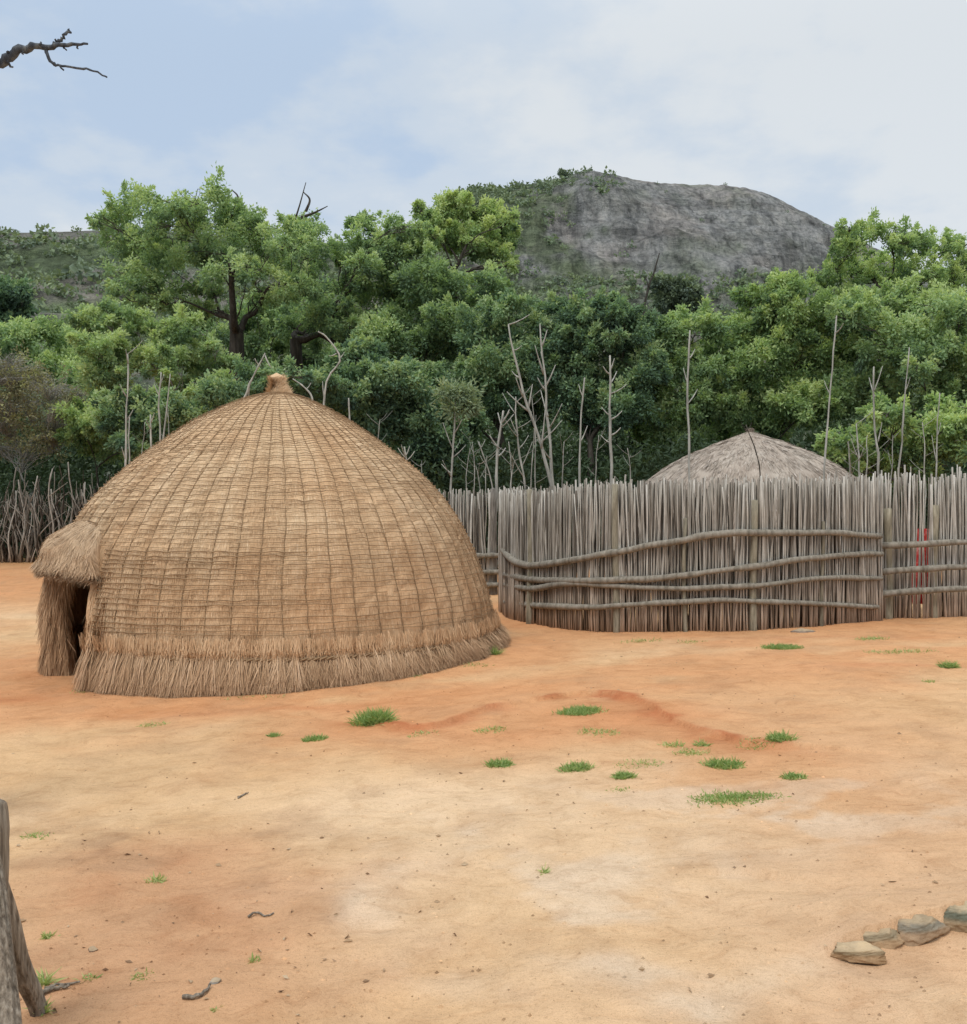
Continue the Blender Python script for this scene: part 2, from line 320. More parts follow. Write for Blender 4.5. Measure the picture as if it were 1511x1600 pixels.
def build_ground():
    ys = [-40, -20, -10, -5, -2, 0, .8]; y = .8
    while y < 16: y += .012 + .0032 * y; ys.append(y)
    while y < 60: y *= 1.02; ys.append(y)
    ys += [80, 120, 200, 400, 900, 2500]
    ys = np.array(ys, float); tt = np.linspace(-1, 1, 640)
    tt = np.sign(tt) * np.abs(tt) ** 1.25
    Y = np.broadcast_to(ys[:, None], (len(ys), len(tt))); X = tt[None] * (np.maximum(ys, 0)[:, None] * .75 + 2.2 + np.where(ys < 0, 40, 0)[:, None] + np.where(ys > 60, ys, 0)[:, None])
    X = X * np.where(ys <= .8, 6, 1)[:, None]
    Z = full_z(X, Y); C = soil(X, Y)
    V = np.stack([X, Y, Z], -1).reshape(-1, 3); r, c = len(ys), len(tt)
    i = np.arange(r - 1)[:, None] * c; j = np.arange(c - 1)[None]
    f = np.stack([i + j, i + j + 1, i + c + j + 1, i + c + j], -1).reshape(-1, 4)
    mb = MB(); mb.add(V, f, None, .5, C.reshape(-1, 3))
    tag(mb.build('ground', SOIL, None, True), kind='structure')
build_ground()

# ------------------------------------------------------------------ hills and mountain
def sheet(px, topy, Ybase, Ytop, Yback, rows, relief, seed, fcol, name, mat, zbase=0, power=1.0, terr=None):
    """hillside: for each bearing the crest height is given; the face climbs from Ybase to Ytop, then falls away behind"""
    n = len(px); v = np.concatenate([np.linspace(0, 1, rows), 1 + np.linspace(.05, 1, 12)])
    V = np.zeros((len(v), n, 3)); U = (px - 755.5) / F
    for k, q in enumerate(v):
        if q <= 1:
            Yk = Ybase + (Ytop - Ybase) * q; zt = EYE + (800 - topy) / F * Ytop
            z = zbase + (zt - zbase) * q ** power if terr is None else EYE + (800 - topy) / F * terr(q) * Yk
        else:
            Yk = Ytop + (Yback - Ytop) * (q - 1); zt = EYE + (800 - topy) / F * Ytop; z = zt * (1 - (q - 1) ** 1.5)
        xw = U * Ytop * (.35 + .65 * Yk / Ytop) if q <= 1 else U * Ytop
        d = relief * (fbm(xw * .02, np.full(n, Yk) * .02 + z * .03, seed, 6) - .5) * (min(1, 5 * min(q, 1 - q)) if q < 1 else 0)
        V[k] = np.stack([xw, np.full(n, Yk) - d * .8, z + d], -1)
    m = len(v); i = np.arange(m - 1)[:, None] * n; j = np.arange(n - 1)[None]
    f = np.stack([i + j, i + j + 1, i + n + j + 1, i + n + j], -1).reshape(-1, 4)
    C = fcol(V)
    mb = MB(); mb.add(V.reshape(-1, 3), f, None, .5, C.reshape(-1, 3))
    o = mb.build(name, mat, None, True); tag(o, kind='structure'); return V
pxs = np.linspace(-500, 2000, 420)
hp = np.interp(pxs, [-500, -100, 0, 150, 300, 430, 520, 600, 650, 720, 790, 850, 1000, 1150, 1300, 1700, 2000], [380, 366, 362, 361, 366, 376, 384, 372, 366, 395, 440, 490, 505, 500, 490, 480, 500])
hp = hp + (fbm(pxs * .02, pxs * 0, 5, 4) - .5) * 9
def hill_col(V):
    n = fbm(V[..., 0] * .06, V[..., 1] * .03 + V[..., 2] * .1, 81, 5); a = sstep(.42, .62, n)[..., None]
    return np.array([.15, .195, .105]) * (1 - a) + np.array([.25, .24, .205]) * a
HILL = sheet(pxs, hp, 46, 230, 500, 90, 16, 13, hill_col, 'hill', GRANITE, .5, 1.15)
mx = np.linspace(480, 1640, 560)
mp = np.interp(mx, [480, 560, 640, 720, 740, 790, 850, 885, 905, 925, 960, 1030, 1060, 1110, 1150, 1190, 1230, 1270, 1310, 1360, 1420, 1520, 1640],
               [470, 420, 370, 302, 296, 294, 284, 277, 268, 266, 273, 287, 289, 287, 291, 300, 318, 338, 360, 392, 425, 470, 500])
mp = mp + (fbm(mx * .06, mx * 0, 15, 4) - .5) * 6
def mt_col(V):
    x, y, z = V[..., 0], V[..., 1], V[..., 2]; px = 755.5 + F * x / y; py = 800 - F * (z - EYE) / y
    n = fbm(x * .05, z * .05 + y * .02, 91, 5); st = fbm(x * .16 + z * .02, z * .018, 95, 4)
    rock = np.array([.30, .30, .29]) * (.6 + .8 * st)[..., None]
    pinkr = np.array([.35, .32, .295]); a = sstep(.5, .7, fbm(x * .03, z * .05, 99, 4))[..., None] * .6
    rock = rock * (1 - a) + pinkr * a
    g = sstep(.14, -.14, (x - (20 + (z - 100) * .40)) / 100 + (n - .5) * 1.2) * .95      # scrub on the western shoulder
    g = np.maximum(g, .75 * sstep(130, 75, z + (n - .5) * 120)) ; g = np.maximum(g, .5 * sstep(.55, .7, n) * sstep(150, 200, z))
    return rock * (1 - g[..., None]) + np.array([.155, .19, .115]) * g[..., None]
MT = sheet(mx, mp, 330, 560, 900, 150, 22, 23, mt_col, 'mountain', GRANITE, 15, 1.0, lambda q: .05 + .95 * (1 - (1 - q) ** 1.7))

def scatter_bush(V, count, size, name, keep, seed, mat=FAR, per=26):
    r = np.random.default_rng(seed); m, n = V.shape[:2]; mb = MB()
    a = r.integers(0, m - 13, count); b = r.integers(0, n - 1, count); p = V[a, b] + (V[a + 1, b + 1] - V[a, b]) * r.random((count, 1))
    ok = keep(p, r); p = p[ok]; s = size * (.5 + r.random(len(p)) ** 2 * 1.3); tb = r.random(len(p)) * .5 + .15
    C = np.repeat(p, per, 0); S = np.repeat(s, per)
    q = nrm(r.normal(size=C.shape)) * (r.random(len(C)) ** .4)[:, None]; q[:, 2] = np.abs(q[:, 2]) * .85
    C = C + q * S[:, None]; t = np.clip(np.repeat(tb, per) + q[:, 2] * .4 + (r.random(len(C)) - .5) * .2, 0, 1)
    f_ = np.clip(C[:, 1] / 170, .22, 1); leaves(mb, C, r.normal(size=C.shape), S * .5 * f_, S * .36 * f_, t)
    return tag(mb.build(name, mat), kind='stuff')
o = scatter_bush(HILL, 7500, 1.7, 'hillside_bushes', lambda p, r: (fbm(p[:, 0] * .05, p[:, 1] * .05, 111, 3) + r.random(len(p)) * .5 > .62), 5)
tag(o, 'green and grey scrub covering the low hill behind the trees', 'bushes')
def keep_mt(p, r):
    px = 755.5 + F * p[:, 0] / p[:, 1]
    return ((p[:, 0] < 12 + (p[:, 2] - 100) * .40 + r.normal(size=len(p)) * 18) & (r.random(len(p)) < .8) | ((p[:, 2] < 112) & (r.random(len(p)) < .6)) | (r.random(len(p)) < .01)) & (px < 1400)
o = scatter_bush(MT, 9000, 2.6, 'mountain_scrub', keep_mt, 6)
tag(o, 'bluish green scrub on the shoulder and foot of the bare rock mountain', 'bushes')

# ------------------------------------------------------------------ the big thatched hut
def smooth_profile(pts):
    p = curve([(a, b, 0) for a, b in pts], 400)[:, :2]
    s = np.concatenate([[0], np.cumsum(np.hypot(*np.diff(p, axis=0).T))]); return p, s
def hut_bulge(phi, z):                             # the big hut sags outward on its doorway side and its crown leans a little
    A = np.interp(z, [-.3, .2, .6, 1.2, 1.65, 2.25, 2.6, 2.9, 2.955], [.03, .06, .16, .25, .25, .2, .13, .03, 0]); return A * np.maximum(0, np.cos(phi - R(195))) ** 1.5
def make_dome(center, pts, bulge=None):
    p, s = smooth_profile(pts); tr = np.gradient(p, axis=0); tr = tr / np.linalg.norm(tr, axis=1)[:, None]
    def f(phi, q, off=0.0):
        phi = np.asarray(phi, float); q = np.asarray(q, float)
        r = np.interp(q, s, p[:, 0]); z = np.interp(q, s, p[:, 1]); a = np.interp(q, s, tr[:, 0]); b = np.interp(q, s, tr[:, 1])
        # tangent (a,b) in (r,z); outward normal (-b, a)
        r = r - b * off; z = z + a * off
        if bulge is not None: r = r + bulge(phi, z)
        cx, sx = np.cos(phi), np.sin(phi)
        pos = np.stack([center[0] + r * cx, center[1] + r * sx, z + 0 * phi], -1)
        if bulge is not None: pos[..., 0] -= .07 * sstep(1.9, 2.9, z)
        tan = np.stack([a * cx, a * sx, b + 0 * phi], -1); side = np.stack([-sx, cx, 0 * phi], -1); nor = np.stack([-b * cx, -b * sx, a + 0 * phi], -1)
        return pos, tan, side, nor
    return f, s[-1], p, s
PROF = [(.001, 2.955), (.1, 2.945), (.4, 2.85), (.84, 2.6), (1.29, 2.25), (1.59, 1.99), (1.89, 1.65), (2.15, 1.215), (2.325, .735), (2.41, .365), (2.4, .2), (2.41, -.3)]
dome, SL, pp, ss = make_dome(HC, PROF, hut_bulge)
def s_at_z(z): return float(np.interp(-z, -pp[:, 1], ss))
D0, D1, DZ = R(206.5), R(232), .95                 # doorway
hut = thing('thatched_hut', 'large golden beehive hut of net-tied grass thatch in the yard', 'hut', (HC[0], HC[1], float(ground_z(*HC))))
NV = 64
def quilt(phi, q):
    r = np.interp(q, ss, pp[:, 0])
    w = phi * NV / (2 * pi) + .35 * (fbm(phi * 3, q * 1.2, 201, 3) - .5)
    v = np.abs(np.sin(pi * w)) ** .55
    return v * (.012 + .022 * fbm(phi * 5, q * 2.5, 205, 3)) * sstep(.1, 1.6, r) + (fbm(phi * np.maximum(r, .2) * 9, q * 5, 203, 4) - .5) * .019 * sstep(.0, .5, r), w
def hut_dome():
    nph, nq = 1300, 300; ph = np.linspace(0, 2 * pi, nph, endpoint=False); q = np.linspace(0, SL, nq)
    PH, Q = np.meshgrid(ph, q); off, w = quilt(PH, Q); pos, *_ = dome(PH, Q, off - .03)
    i = np.arange(nq - 1)[:, None] * nph; j = np.arange(nph)[None]; j2 = (j + 1) % nph
    f = np.stack([i + j, i + nph + j, i + nph + j2, i + j2], -1).reshape(-1, 4)
    zc = pos[:-1, :, 2].ravel(); pc = PH[:-1].ravel()
    f = f[~((pc > D0) & (pc < D1) & (zc < DZ))]
    wi = np.floor(w + .5); t = .45 + .3 * (_h(wi, np.zeros_like(wi), 7) - .5) + .5 * (fbm(PH * 14, Q * 3, 207, 4) - .5)
    info = np.stack([PH, Q, Q * 0], -1)
    mb = MB(); mb.add(pos.reshape(-1, 3), f, None, np.clip(t, 0, 1).ravel(), info.reshape(-1, 3)); mb.build('thatch_dome', STRAW, hut, True)
hut_dome()
def in_door(ph, z, pad=0.0): return (ph > D0 - pad) & (ph < D1 + pad) & (z < DZ + .1)
def hut_straw():                                   # loose straw lying down the dome
    mb = MB(); n = 140000; ph = rng.random(n) * 2 * pi; q = np.sqrt(rng.random(n)) * (s_at_z(.3) - .25) + .12
    r = np.interp(q, ss, pp[:, 0]); keep = rng.random(n) < np.clip(r / 1.3, .2, 1); ph, q = ph[keep], q[keep]; n = len(ph)
    off, w = quilt(ph, q); pos, tan, side, nor = dome(ph, q, off - .028)
    ok = ~in_door(ph, pos[:, 2], .02); pos, tan, side, nor, w = pos[ok], tan[ok], side[ok], nor[ok], w[ok]; n = len(pos)
    D = tan + side * rng.normal(size=(n, 1)) * .12 + nor * (-.01 + rng.random((n, 1)) * .03)
    wi = np.floor(w + .5); t = np.clip(.5 + .25 * (_h(wi, wi * 0, 7) - .5) + rng.normal(size=n) * .15, 0, 1)
    blades(mb, pos, D, side + nor * rng.normal(size=(n, 1)) * .2, .04 + rng.random(n) * .09, .0028 + rng.random(n) * .003, t)
    mb.build('loose_straw', STRAW, hut)['kind'] = 'stuff'
hut_straw()
def hut_net():
    mb = MB(); q = .1; k = 0
    while q < s_at_z(.36):
        phs = np.linspace(0, 2 * pi, 361); r = np.interp(q, ss, pp[:, 0])
        qq = q + (fbm(phs * 5 + k * 3.1, phs * 0 + k, 211, 3) - .5) * .034 * np.minimum(1, r) + (vnoise(phs * 30, phs * 0 + k, 213) - .5) * .012
        qq[-1] = qq[0]
        off, _ = quilt(phs, qq); pos, *_ = dome(phs, qq, off * .8 - .012 + .006)
        a = 0
        while a < 360:
            ln = int(rng.integers(18, 80)); b = min(360, a + ln); seg = slice(a, b + 1)
            zz = pos[seg, 2].mean(); pm = phs[seg]
            if b - a > 2 and not (((pm > D0 - .02) & (pm < D1 + .03)).any() and zz < 1.2): tube(mb, pos[seg], .0028 + .0018 * rng.random() ** 2, 4, .5)
            elif b - a > 2:
                m = ~((pm > D0 - .03) & (pm < D1 + .05)); run = pos[seg][m]
                idx = np.where(m)[0]
                for g_ in np.split(idx, np.where(np.diff(idx) > 1)[0] + 1):
                    if len(g_) > 2: tube(mb, pos[seg][g_], .005, 4, .5)
            a = b if rng.random() > .1 else b + int(rng.integers(2, 8))
        q += .037 + .022 * rng.random() * (1.5 if rng.random() < .25 else .8); k += 1
    for j in range(NV):
        q0 = .15 + .35 * (j % 2) + .3 * rng.random(); qs = np.linspace(q0, s_at_z(.33), 60)
        ph = (np.full(60, j * 2 * pi / NV)); ph = ph - .35 * (fbm(ph * 3, qs * 1.2, 201, 3) - .5) * 2 * pi / NV + (vnoise(qs * 9, qs * 0 + j, 217) - .5) * .008
        off, _ = quilt(ph, qs); pos, *_ = dome(ph, qs, off - .02)
        pm = (ph % (2 * pi)); cut = (pm > D0 - .02) & (pm < D1 + .02) & (pos[:, 2] < 1.1); pos = pos[~cut]
        if len(pos) > 3: tube(mb, pos, .0036, 4, .5)
    mb.build('rope_net', ROPE, hut)
hut_net()
def hut_fringe():
    for name, n, z0, z1, r1, wid, mat in (('combed_thatch_band', 15000, .35, .19, 2.47, .004, STRAW), ('base_fringe', 42000, .23, None, 2.59, .0055, STRAWG)):
        mb = MB(); ph = rng.random(n) * 2 * pi
        ph = ph[~((ph > D0 - .03) & (ph < D1))]; n = len(ph); c, s = np.cos(ph), np.sin(ph)
        clump = .5 + .5 * np.sin(ph * 62 + 3 * fbm(ph * 6, ph * 0, 223, 3)); cl2 = fbm(ph * 40, ph * 0, 227, 3)
        zt = z0 + (rng.random(n) - .65) * .15 + .03 * (cl2 - .5) * 2; rt = np.interp(-zt, -pp[:, 1], pp[:, 0]) + hut_bulge(ph, zt) + .01 + rng.random(n) * .03
        re = r1 + (rng.random(n) - .5) * .09 + .09 * (cl2 - .5)
        ze = (np.full(n, z1) + (rng.random(n) - .5) * .04) if z1 is not None else full_z(HC[0] + re * c, HC[1] + re * s) + rng.random(n) ** 2 * .13 + .05 * np.maximum(0, cl2 - .55) - .015
        if z1 is not None: rt = rt + .028 * clump
        A = np.stack([HC[0] + rt * c, HC[1] + rt * s, zt], -1); E = np.stack([HC[0] + re * c, HC[1] + re * s, ze], -1)
        side = np.stack([-s, c, 0 * c], -1); E = E + side * rng.normal(size=(n, 1)) * (.03 if z1 else .055)
        D = E - A; L = np.linalg.norm(D, axis=1); out = np.stack([c, s, 0 * c], -1)
        dirs = nrm(D) + out * ((.06 if z1 is None else .12) * rng.random((n, 1)))
        blades(mb, A, dirs, side + out * rng.normal(size=(n, 1)) * .4, L, wid * (.6 + .8 * rng.random(n)), np.clip(.47 + .5 * (cl2 - .5) * (1 if z1 else 2) + rng.normal(size=n) * (.12 if z1 else .2), 0, 1), out * (-.03 if z1 is None else -.045))
        # backing skin under the blades
        phs = np.linspace(0, 2 * pi, 400); phs = phs[(phs < D0) | (phs > D1)]
        if z1 is None:
            k = np.argmax(np.diff(phs)); phs = np.concatenate([phs[k + 1:], phs[:k + 1] + 2 * pi])
            c, s = np.cos(phs), np.sin(phs); rows = []
            for rr, zz in ((2.405, .22), (2.46, .1), (2.52, -.3)): rows.append(np.stack([HC[0] + rr * c, HC[1] + rr * s, zz + 0 * c], -1))
            V = np.array(rows); m = len(phs); i = np.arange(2)[:, None] * m; j = np.arange(m - 1)[None]
            mb.add(V.reshape(-1, 3), np.stack([i + j, i + m + j, i + m + j + 1, i + j + 1], -1).reshape(-1, 4), None, .15, np.stack([np.tile(phs, 3), V[..., 2].ravel(), 0 * V[..., 2].ravel()], -1))
        mb.build(name, mat, hut)
    mb = MB(); phs = np.linspace(D1 + .02, D0 + 2 * pi - .05, 700)
    for tw in (0, pi):
        a = phs * 130 + tw; rr = 2.475 + .009 * np.cos(a) + .015 * (fbm(phs * 20, phs * 0, 3, 2) - .5); zz = .205 + .009 * np.sin(a) + .02 * (fbm(phs * 8, phs * 0, 9, 3) - .5)
        tube(mb, np.stack([HC[0] + rr * np.cos(phs), HC[1] + rr * np.sin(phs), zz], -1), .009, 5, .5)
    mb.build('seam_rope', ROPE, hut)
hut_fringe()
def hut_finial():
    mb = MB(); z0 = 2.93; ax = HC[0] - .075; ay = HC[1]
    prof = [(.15, -.05), (.095, .015), (.07, .045), (.06, .08), (.068, .13), (.075, .175), (.072, .2), (.025, .21)]
    ns = 40; V = []
    for k, (r, h) in enumerate(prof):
        a = np.linspace(0, 2 * pi, ns, endpoint=False); rr = r * (1 + .16 * (fbm(a * 4, a * 0 + h * 9, 5, 3) - .5)); V.append(np.stack([ax - .03 * h / .2 + rr * np.cos(a + h * 4), ay + rr * np.sin(a + h * 4), z0 + h + 0 * a + .03 * np.sin(a + .7) * (h > .19)], -1))
    V = np.array(V).reshape(-1, 3); m = len(prof); i = np.arange(m - 1)[:, None] * ns; j = np.arange(ns)[None]; j2 = (j + 1) % ns
    V = np.vstack([V, [ax - .035, ay, z0 + .23]])
    mb.add(V, np.stack([i + j, i + j2, i + ns + j2, i + ns + j], -1).reshape(-1, 4), [((m - 1) * ns + j, (m - 1) * ns + (j + 1) % ns, m * ns) for j in range(ns)], .4)
    n = 1500; a = rng.random(n) * 2 * pi; h = rng.random(n) * .18 - .02; r = np.interp(h, [q[1] for q in prof], [q[0] for q in prof]) + .004
    C = np.stack([ax - .03 * h / .2 + r * np.cos(a), ay + r * np.sin(a), z0 + h], -1); sd = np.stack([-np.sin(a), np.cos(a), 0 * a], -1); o_ = np.stack([np.cos(a), np.sin(a), 0 * a], -1)
    blades(mb, C, sd * .7 + np.array([0, 0, .6]) + rng.normal(size=(n, 3)) * .25 + o_ * .1, np.cross(sd, o_) + o_ * .3, .05 + rng.random(n) * .05, .006, np.clip(.45 + rng.normal(size=n) * .2, 0, 1))
    mb.build('finial', STRAW, hut, True)
    mb = MB()
    for hh, rr in ((.05, .07), (.066, .066), (.085, .064)):
        a = np.linspace(0, 2 * pi, 30); tube(mb, np.stack([ax - .015 + rr * np.cos(a), ay + rr * np.sin(a), z0 + hh + .006 * np.sin(a * 2)], -1), .008, 5)
    mb.build('finial_binding', ROPE, hut)
hut_finial()
def hut_door():
    # jambs: tunnel cheeks of bundled thatch running inward on both sides of the doorway
    for ph, sgn in ((D0, -1), (D1, 1)):
        mb = MB(); c, s = cos(ph), sin(ph); rad = np.array([c, s, 0]); tn = np.array([-s, c, 0]) * sgn       # tn points into the wall
        zs = np.linspace(-.28, DZ + .12, 22); prof = []
        for z in zs:
            r = float(np.interp(-z, -pp[:, 1], pp[:, 0])) + float(hut_bulge(ph, z)); fl = .09 * max(0, 1 - (z + .2) / .5)
            ring = [(r + .05 + fl, .30), (r + .06 + fl, .14), (r + .02 + fl, .02 - fl * .5), (r - .12, -.03 - fl * .5), (r - .16, .0), (r - .2, .06), (r - .21, .16)]
            if sgn > 0: ring = [(r - .03, .3), (r - .03, .14), (r - .035, .03), (r - .1, -.015), (r - .3, .0), (r - .5, .04), (r - .55, .12)]
            prof.append([HC[0] + 0, HC[1] + 0] and [np.array([HC[0], HC[1], z]) + rad * a + tn * b for a, b in ring])
        V = np.array(prof); V += (fbm(V[..., 2] * 6, V[..., 0] * 9, 33, 3) - .5)[..., None] * .05
        m, w = V.shape[:2]; i = np.arange(m - 1)[:, None] * w; j = np.arange(w - 1)[None]
        f = np.stack([i + j, i + j + 1, i + w + j + 1, i + w + j], -1).reshape(-1, 4)
        mb.add(V.reshape(-1, 3), f, None, .35, np.stack([np.broadcast_to(np.arange(w) * .08, (m, w)).ravel(), V[..., 2].ravel(), 0 * V[..., 2].ravel()], -1))
        n = 3600; a = rng.random(n) * (w - 1.01); b = rng.random(n) ** .8 * (m - 2.01); i0 = a.astype(int); k0 = b.astype(int); fa = (a - i0)[:, None]; fb = (b - k0)[:, None]
        C = (V[k0, i0] * (1 - fa) + V[k0, i0 + 1] * fa) * (1 - fb) + (V[k0 + 1, i0] * (1 - fa) + V[k0 + 1, i0 + 1] * fa) * fb
        outw = nrm(-tn * .8 + rad * .5)
        blades(mb, C + outw * .01, np.array([0, 0, -1]) + rng.normal(size=(n, 3)) * .13 + outw * .12, rng.normal(size=(n, 3)) * .4 + nrm(np.cross(outw, [0, 0, 1])), .1 + rng.random(n) * .14, .005 + .004 * rng.random(n), np.clip(.42 + rng.normal(size=n) * .2, 0, 1))
        mb.build('door_jamb', STRAWG, hut, True)
    # lintel pole under the hood
    mb = MB(); ph = np.linspace(D0 - .04, D1 + .04, 12); r = 2.26 + .15
    tube(mb, np.stack([HC[0] + r * np.cos(ph), HC[1] + r * np.sin(ph), DZ + .04 + .01 * np.sin(ph * 9)], -1), .035, 8, .4, True, .2)
    mb.build('lintel', GREYBARK, hut, True)
    # hood
    mb = MB(); nu, nv = 60, 40; c0, hw = R(217.5), R(18.5)
    u = np.linspace(-1, 1, nu); v = np.linspace(0, 1, nv); U, Vv = np.meshgrid(u, v)
    def hood(U, Vv, top=1):
        ang = c0 + U * hw * (.62 + .38 * Vv ** .7) * (1 - .05 * Vv)
        zt = 1.5 - .12 * U ** 2; zb = 1.04 - .06 * np.abs(U) ** 2.2
        z = zt + (zb - zt) * Vv
        r0 = np.interp(-z, -pp[:, 1], pp[:, 0]) + hut_bulge(ang, z) * .9
        out = .24 * Vv ** 1.05 * (1 - .7 * np.abs(U) ** 2.6) + .12 * np.sin(pi * np.minimum(1, Vv * 1.1)) ** .7 * (1 - .5 * U ** 2)
        out = out + .12 * (fbm(U * 3.3, Vv * 3, 301, 3) - .5) - .02
        if top == 0: out = out * .92 - .17 * Vv ** .5 - .02; z = z - .16 * Vv
        r = r0 + out
        return np.stack([HC[0] + r * np.cos(ang), HC[1] + r * np.sin(ang), z], -1)
    T = hood(U, Vv, 1); B = hood(U, Vv, 0)
    i = np.arange(nv - 1)[:, None] * nu; j = np.arange(nu - 1)[None]
    f = np.stack([i + j, i + nu + j, i + nu + j + 1, i + j + 1], -1).reshape(-1, 4)
    inf = np.stack([U * .5, Vv * .6, 0 * U], -1).reshape(-1, 3)
    VV = np.vstack([T.reshape(-1, 3), B.reshape(-1, 3)]); N = nu * nv
    lip = [[(nv - 1) * nu + k, N + (nv - 1) * nu + k, N + (nv - 1) * nu + k + 1, (nv - 1) * nu + k + 1] for k in range(nu - 1)]
    ends = [[k * nu, N + k * nu, N + (k + 1) * nu, (k + 1) * nu] for k in range(nv - 1)] + [[k * nu + nu - 1, (k + 1) * nu + nu - 1, N + (k + 1) * nu + nu - 1, N + k * nu + nu - 1] for k in range(nv - 1)]
    mb.add(VV, np.vstack([f, f[:, ::-1] + N, lip, ends]), None, .42, np.vstack([inf, inf]))
    n = 16000; uu = rng.random(n) * 2 - 1; vv = rng.random(n) ** .7 * .97; A = hood(uu, vv); E = hood(uu + rng.normal(size=n) * .04, np.minimum(vv + .22, 1.08))
    S = hood(uu + .02, vv) - A
    blades(mb, A + np.array([0, 0, .004]), E - A + rng.normal(size=(n, 3)) * .01, S + rng.normal(size=(n, 3)) * .004, .06 + rng.random(n) * .1, .0035 + .0035 * rng.random(n), np.clip(.55 + rng.normal(size=n) * .2, 0, 1))
    n = 6000; uu = rng.random(n) * 2 - 1; vv = .9 + .1 * rng.random(n); A = hood(uu, vv) * .6 + hood(uu, vv, 0) * .4; E = hood(uu, np.full(n, 1.15))
    blades(mb, A, E - A + np.array([0, 0, -.06]) + rng.normal(size=(n, 3)) * .03, S[:n], .06 + rng.random(n) * .1, .006, np.clip(.36 + rng.normal(size=n) * .18, 0, 1))
    mb.build('door_hood', STRAWG, hut, True)
hut_door()

# ------------------------------------------------------------------ the far hut behind the fence
def far_hut():
    Y = 17.2; c = np.array([(1172 - 755.5) / F * Y, Y]); gz = float(ground_z(*c))
    h = thing('thatched_hut', 'grey weathered thatched hut roof showing above the stick fence', 'hut', (*c, gz))
    f, L, p2, s2 = make_dome(c, [(.001, 2.985), (.06, 2.965), (.3, 2.87), (.7, 2.72), (1.2, 2.5), (1.6, 2.26), (1.88, 2.0), (2.15, 1.5), (2.3, .9), (2.35, .1), (2.35, gz - .2)])
    nph, nq = 420, 130; PH, Q = np.meshgrid(np.linspace(0, 2 * pi, nph, endpoint=False), np.linspace(0, L, nq))
    pos, *_ = f(PH, Q, (fbm(PH * 9, Q * 4, 401, 4) - .5) * .06 * sstep(.0, .5, Q))
    i = np.arange(nq - 1)[:, None] * nph; j = np.arange(nph)[None]; j2 = (j + 1) % nph
    mb = MB(); mb.add(pos.reshape(-1, 3), np.stack([i + j, i + nph + j, i + nph + j2, i + j2], -1).reshape(-1, 4), None, np.clip(.5 + .6 * (fbm(PH * 10, Q * 3, 403, 4) - .5), 0, 1).ravel(), np.stack([PH, Q, 0 * Q], -1).reshape(-1, 3))
    n = 36000; ph = rng.random(n) * 2 * pi; q = np.sqrt(rng.random(n)) * L * .97; pos, tan, side, nor = f(ph, q, (fbm(ph * 9, q * 4, 401, 4) - .5) * .06)
    blades(mb, pos, tan + side * rng.normal(size=(n, 1)) * .22 + nor * (.01 + .07 * rng.random((n, 1))), side + nor * rng.normal(size=(n, 1)) * .4, .07 + .13 * rng.random(n), .008 + .006 * rng.random(n), np.clip(.5 + rng.normal(size=n) * .22, 0, 1))
    mb.build('thatch_dome', STRAWH, h, True)
    mb = MB(); n = 500; a = rng.random(n) * 2 * pi; r = rng.random(n) * .05
    C = np.stack([c[0] + r * np.cos(a), c[1] + r * np.sin(a), 2.95 + 0 * a], -1)
    blades(mb, C, np.stack([np.cos(a) * .4, np.sin(a) * .4, 1 + 0 * a], -1) + rng.normal(size=(n, 3)) * .2, np.stack([-np.sin(a), np.cos(a), 0 * a], -1), .05 + .05 * rng.random(n), .012, .45)
    mb.build('roof_tip', STRAWH, h)
far_hut()

# ------------------------------------------------------------------ fences
def plan_curve(pts2, step):
    c = curve([(a, b, 0) for a, b in pts2], 600)[:, :2]; s = np.concatenate([[0], np.cumsum(np.hypot(*np.diff(c, axis=0).T))])
    n = int(s[-1] / step); q = np.linspace(0, s[-1], n); return np.stack([np.interp(q, s, c[:, 0]), np.interp(q, s, c[:, 1])], -1)
def stick_panel(name, parent, pts2, topz, step, r0, r1, lean, layers=2, t0=.5, back=.05, wob=.012, ragged=.05, mat=STICK, gap=None):
    mb = MB()
    for ly in range(layers):
        pl = plan_curve(pts2, step); d = nrm(np.gradient(pl, axis=0)); nn = np.stack([-d[:, 1], d[:, 0]], -1)
        for (x, y), (tx, ty), (nx, ny) in zip(pl, d, nn):
            if ly and rng.random() < .3: continue
            if gap is not None and gap[0] < 755.5 + F * x / y < gap[1] and rng.random() < .33: continue
            o = back * ly + (rng.random() - .5) * .03; j = (rng.random() - .5) * step
            x0 = x + nx * o + tx * j; y0 = y + ny * o + ty * j
            g = float(ground_z(x0, y0)); zt = topz(x0, y0) + rng.normal() * ragged - .02 * ly - (.12 * rng.random() if rng.random() < .12 else 0)
            le = rng.normal() * lean; n = 6; q = np.linspace(0, 1, n)
            ph = rng.random() * 6; w = wob * np.sin(q * (4 + 3 * rng.random()) + ph); w2 = wob * .7 * np.cos(q * 5 + ph)
            p = np.stack([x0 + tx * (le * (q - .3) + w) + nx * w2, y0 + ty * (le * (q - .3) + w) + ny * w2, g - .1 + (zt - g + .1) * q], -1)
            r = r0 + (r1 - r0) * rng.random() ** 1.3
            tube(mb, p, np.linspace(r * 1.1, r * .8, n), 5, float(np.clip(t0 + rng.normal() * .2 - .1 * ly, 0, 1)), True, .25, .12)
    return mb.build(name, mat, parent, True)
